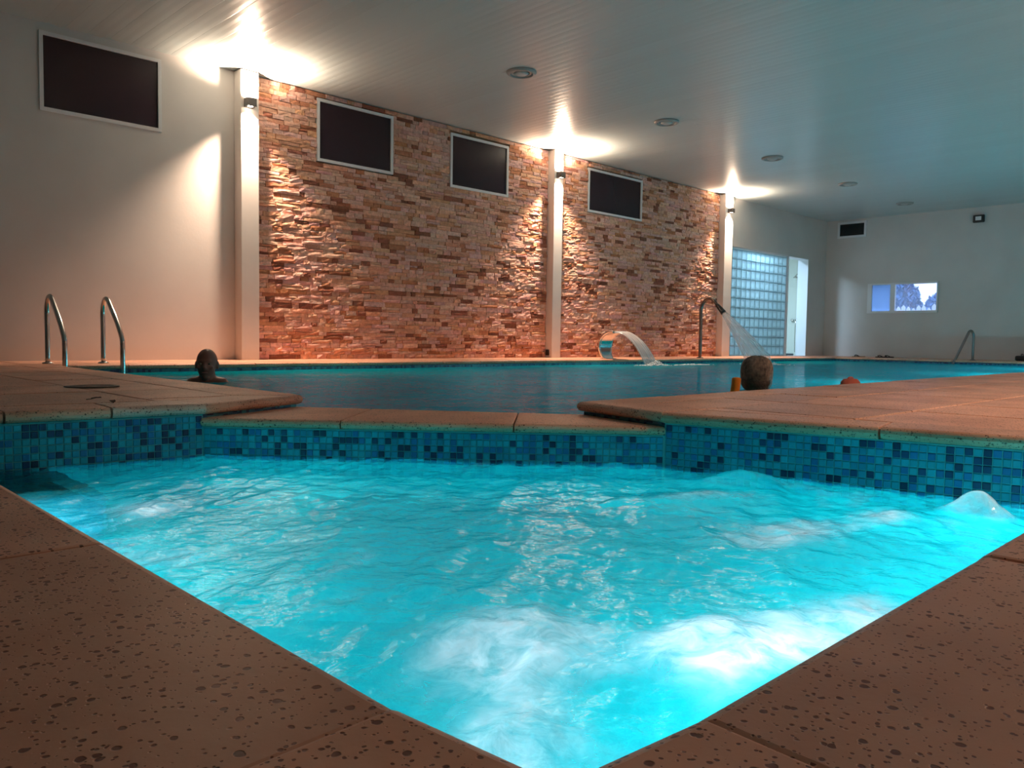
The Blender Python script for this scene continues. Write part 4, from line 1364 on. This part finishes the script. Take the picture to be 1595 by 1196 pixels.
# ------------------------------------------------------------------ small things on the decks
def sandal(loc, rz, label, col, grp):
    r = empty('sandal', loc, rz); tag(r, label, 'sandal', grp)
    sm_ = principled('sandal_sole', col, 0.7)
    prof = [(0, -.13, .030), (0, -.06, .034), (0, .02, .036), (0, .09, .046), (0, .135, .034)]
    outl = [(-.028, -.13), (.028, -.13), (.036, -.08), (.032, -.01), (.046, .07), (.036, .125), (0, .14), (-.036, .125), (-.046, .07), (-.032, -.01), (-.036, -.08)]
    MB().prism(outl, 0.001, 0.024).build('sole', sm_, r)
    for sx in (-1, 1):
        MB().tube(smooth_path([(0, .085, .026), (sx * .02, .06, .05), (sx * .042, .0, .026)], 4), 0.008, 8).build('strap', M['black_plastic'], r, True)
    return r
sandal((17.62, 7.30, 0), R(40), 'tan sandal standing apart on the far corner deck', (0.45, 0.30, 0.20), 'sandals on the far corner deck')
sandal((17.9, 6.95, 0), R(80), 'dark sandal on the far corner deck, left of the dark pair', (0.09, 0.04, 0.03), 'sandals on the far corner deck')
sandal((17.95, 6.80, 0), R(65), 'dark sandal on the far corner deck, right of the dark pair', (0.09, 0.04, 0.03), 'sandals on the far corner deck')
sh_ = empty('swim_bag', (18.3, 4.37, 0)); tag(sh_, 'small black bag on the end deck at the right edge', 'bag')
bb = MB().box(-.13, .13, -.10, .10, 0.001, .10).build('pouch', M['black_plastic'], sh_); bv = bb.modifiers.new('b', 'BEVEL'); bv.width = .03; bv.segments = 3
MB().tube(smooth_path([(-.07, 0, .095), (-.05, 0, .13), (.05, 0, .13), (.07, 0, .095)], 5), .008, 8).build('handle', M['black_plastic'], sh_, True)

so = empty('wall_socket', (9.163, 8.625, 0.065)); tag(so, 'small black socket low on the side of the middle pillar', 'socket')
q = MB().box(-.02, -.0005, -.035, .035, -.03, .06).build('cover', M['black_plastic'], so); bv = q.modifiers.new('b', 'BEVEL'); bv.width = .006
MB().box(-.026, -.0202, -.02, .02, -.01, .035).build('flap', M['black_metal'], so)

dc = empty('drain_cover', (1.30, 4.36, 0.0012), R(8)); tag(dc, 'dark round drain cover set in the left deck', 'drain cover')
MB().lathe([(.125, 0), (.125, .004), (.105, .006), (.10, .003)], n=28).build('rim', principled('drain_rim', (0.10, 0.075, 0.06), 0.5), dc, True)
for k in range(-4, 5):
    hwid = math.sqrt(max(0.0, .098 ** 2 - (k * .02) ** 2))
    MB().box(-hwid, hwid, k * .02 - .006, k * .02 + .006, 0.0005, .004).build('bar', M['black_plastic'], dc)
for k, (x, y) in enumerate(((1.06, 3.51), (1.06, 3.31))):
    r = empty('deck_leaf', (x, y, 0.002), R(30 + 50 * k)); tag(r, ['dry dark leaf on the left deck, the farther of two', 'dry dark leaf on the left deck near the hot tub coping'][k], 'leaf', 'dry leaves on the left deck')
    pts = [(-.03, 0, .001), (-.012, .010, .006), (.014, .010, .008), (.032, 0, .003), (.014, -.010, .009), (-.012, -.010, .005)]
    lm = principled('dry_leaf', (0.07, 0.03, 0.02), 0.8)
    MB().layers([[(p[0], p[1], p[2] - .001) for p in pts], pts]).build('blade', lm, r)
    MB().tube([(-.03, 0, .002), (-.045, .004, .001)], .0015, 6).build('stalk', lm, r)

st = empty('submerged_step', (0.60, 2.80, -0.255)); tag(st, 'dark blue submerged step in the left corner of the hot tub', 'step')
dk = principled('dark_blue_step', (0.008, 0.045, 0.10), 0.6)
MB().box(-.27, .20, -.21, .27, -0.59, 0.0).build('block', dk, st)
for k in range(9):
    MB().box(-.26 + k * .05, -.222 + k * .05, -.20, .26, 0.0005, 0.012).build('slat', dk, st)

# ------------------------------------------------------------------ outside the right window
tag(MB().box(XR + .3, 40, -5, 30, -0.4, -0.3).build('lawn', principled('lawn', (0.10, 0.14, 0.07), 0.9, var=.3)), 'lawn outside the right window', 'ground', kind='structure')
fe = empty('picket_fence', (22.0, 8.1, -0.3)); tag(fe, 'pale picket fence seen through the right window', 'fence')
fpm = principled('fence_paint', (0.85, 0.88, 0.92), 0.6)
fr2 = random.Random(9)
for k in range(26):
    y = -1.6 + k * .125; h = 1.52 + fr2.uniform(-.05, .07)
    MB().prism([(-.012, y - .05), (.012, y - .05), (.012, y + .05), (-.012, y + .05)], 0, h).add([(-.012, y - .05, h), (.012, y - .05, h), (.012, y + .05, h), (-.012, y + .05, h), (-.012, y, h + .07), (.012, y, h + .07)], [(0, 3, 4), (1, 5, 2), (0, 4, 5, 1), (3, 2, 5, 4)]).build('picket', fpm, fe)
for z in (.35, 1.2): MB().box(.013, .05, -1.7, 1.65, z, z + .07).build('fence_rail', fpm, fe)
def bush(loc, r, n, seed, label, col):
    b_ = empty('shrub', loc); tag(b_, label, 'shrub', 'shrubs outside the right window')
    rr = random.Random(seed)
    lf = MB()
    for k in range(n):
        v = Vector((rr.gauss(0, 1), rr.gauss(0, 1), rr.gauss(0, 1))).normalized() * rr.uniform(.5, 1) ** .5
        c = Vector((v.x * r[0], v.y * r[1], r[2] * 1.0 + v.z * r[2] + .3))
        q = Matrix.Rotation(rr.uniform(0, 6.3), 3, 'Z') @ Matrix.Rotation(rr.uniform(-1.2, 1.2), 3, 'X')
        l_, w_ = .09, .04
        lf.add([c + q @ Vector(p) for p in ((0, -l_, 0), (w_, 0, .01), (0, l_, 0), (-w_, 0, .01))], [(0, 1, 2, 3)])
    lf.build('foliage', principled('hazed_shrub_leaf', col, 0.7, var=.3), b_)['kind'] = 'stuff'  # outdoor haze is put into the blue leaf colour
    MB().tube([(0, 0, 0), (.03, 0, .4), (0, .02, r[2])], [.05, .04, .02], 8).build('stem', principled('bark', (0.1, 0.07, 0.05), .9), b_)
bush((23.6, 8.85, -.3), (.7, .75, 1.15), 6000, 1, 'rounded dark shrub behind the fence in the main pane', (0.13, 0.27, 0.52))
bush((24.2, 10.9, -.3), (.8, .8, 1.3), 3500, 2, 'pale misted shrub behind the narrow pane', (0.20, 0.36, 0.62))
bush((23.4, 7.62, -.3), (.45, .40, .85), 2600, 3, 'low shrub at the right of the main pane', (0.13, 0.27, 0.52))
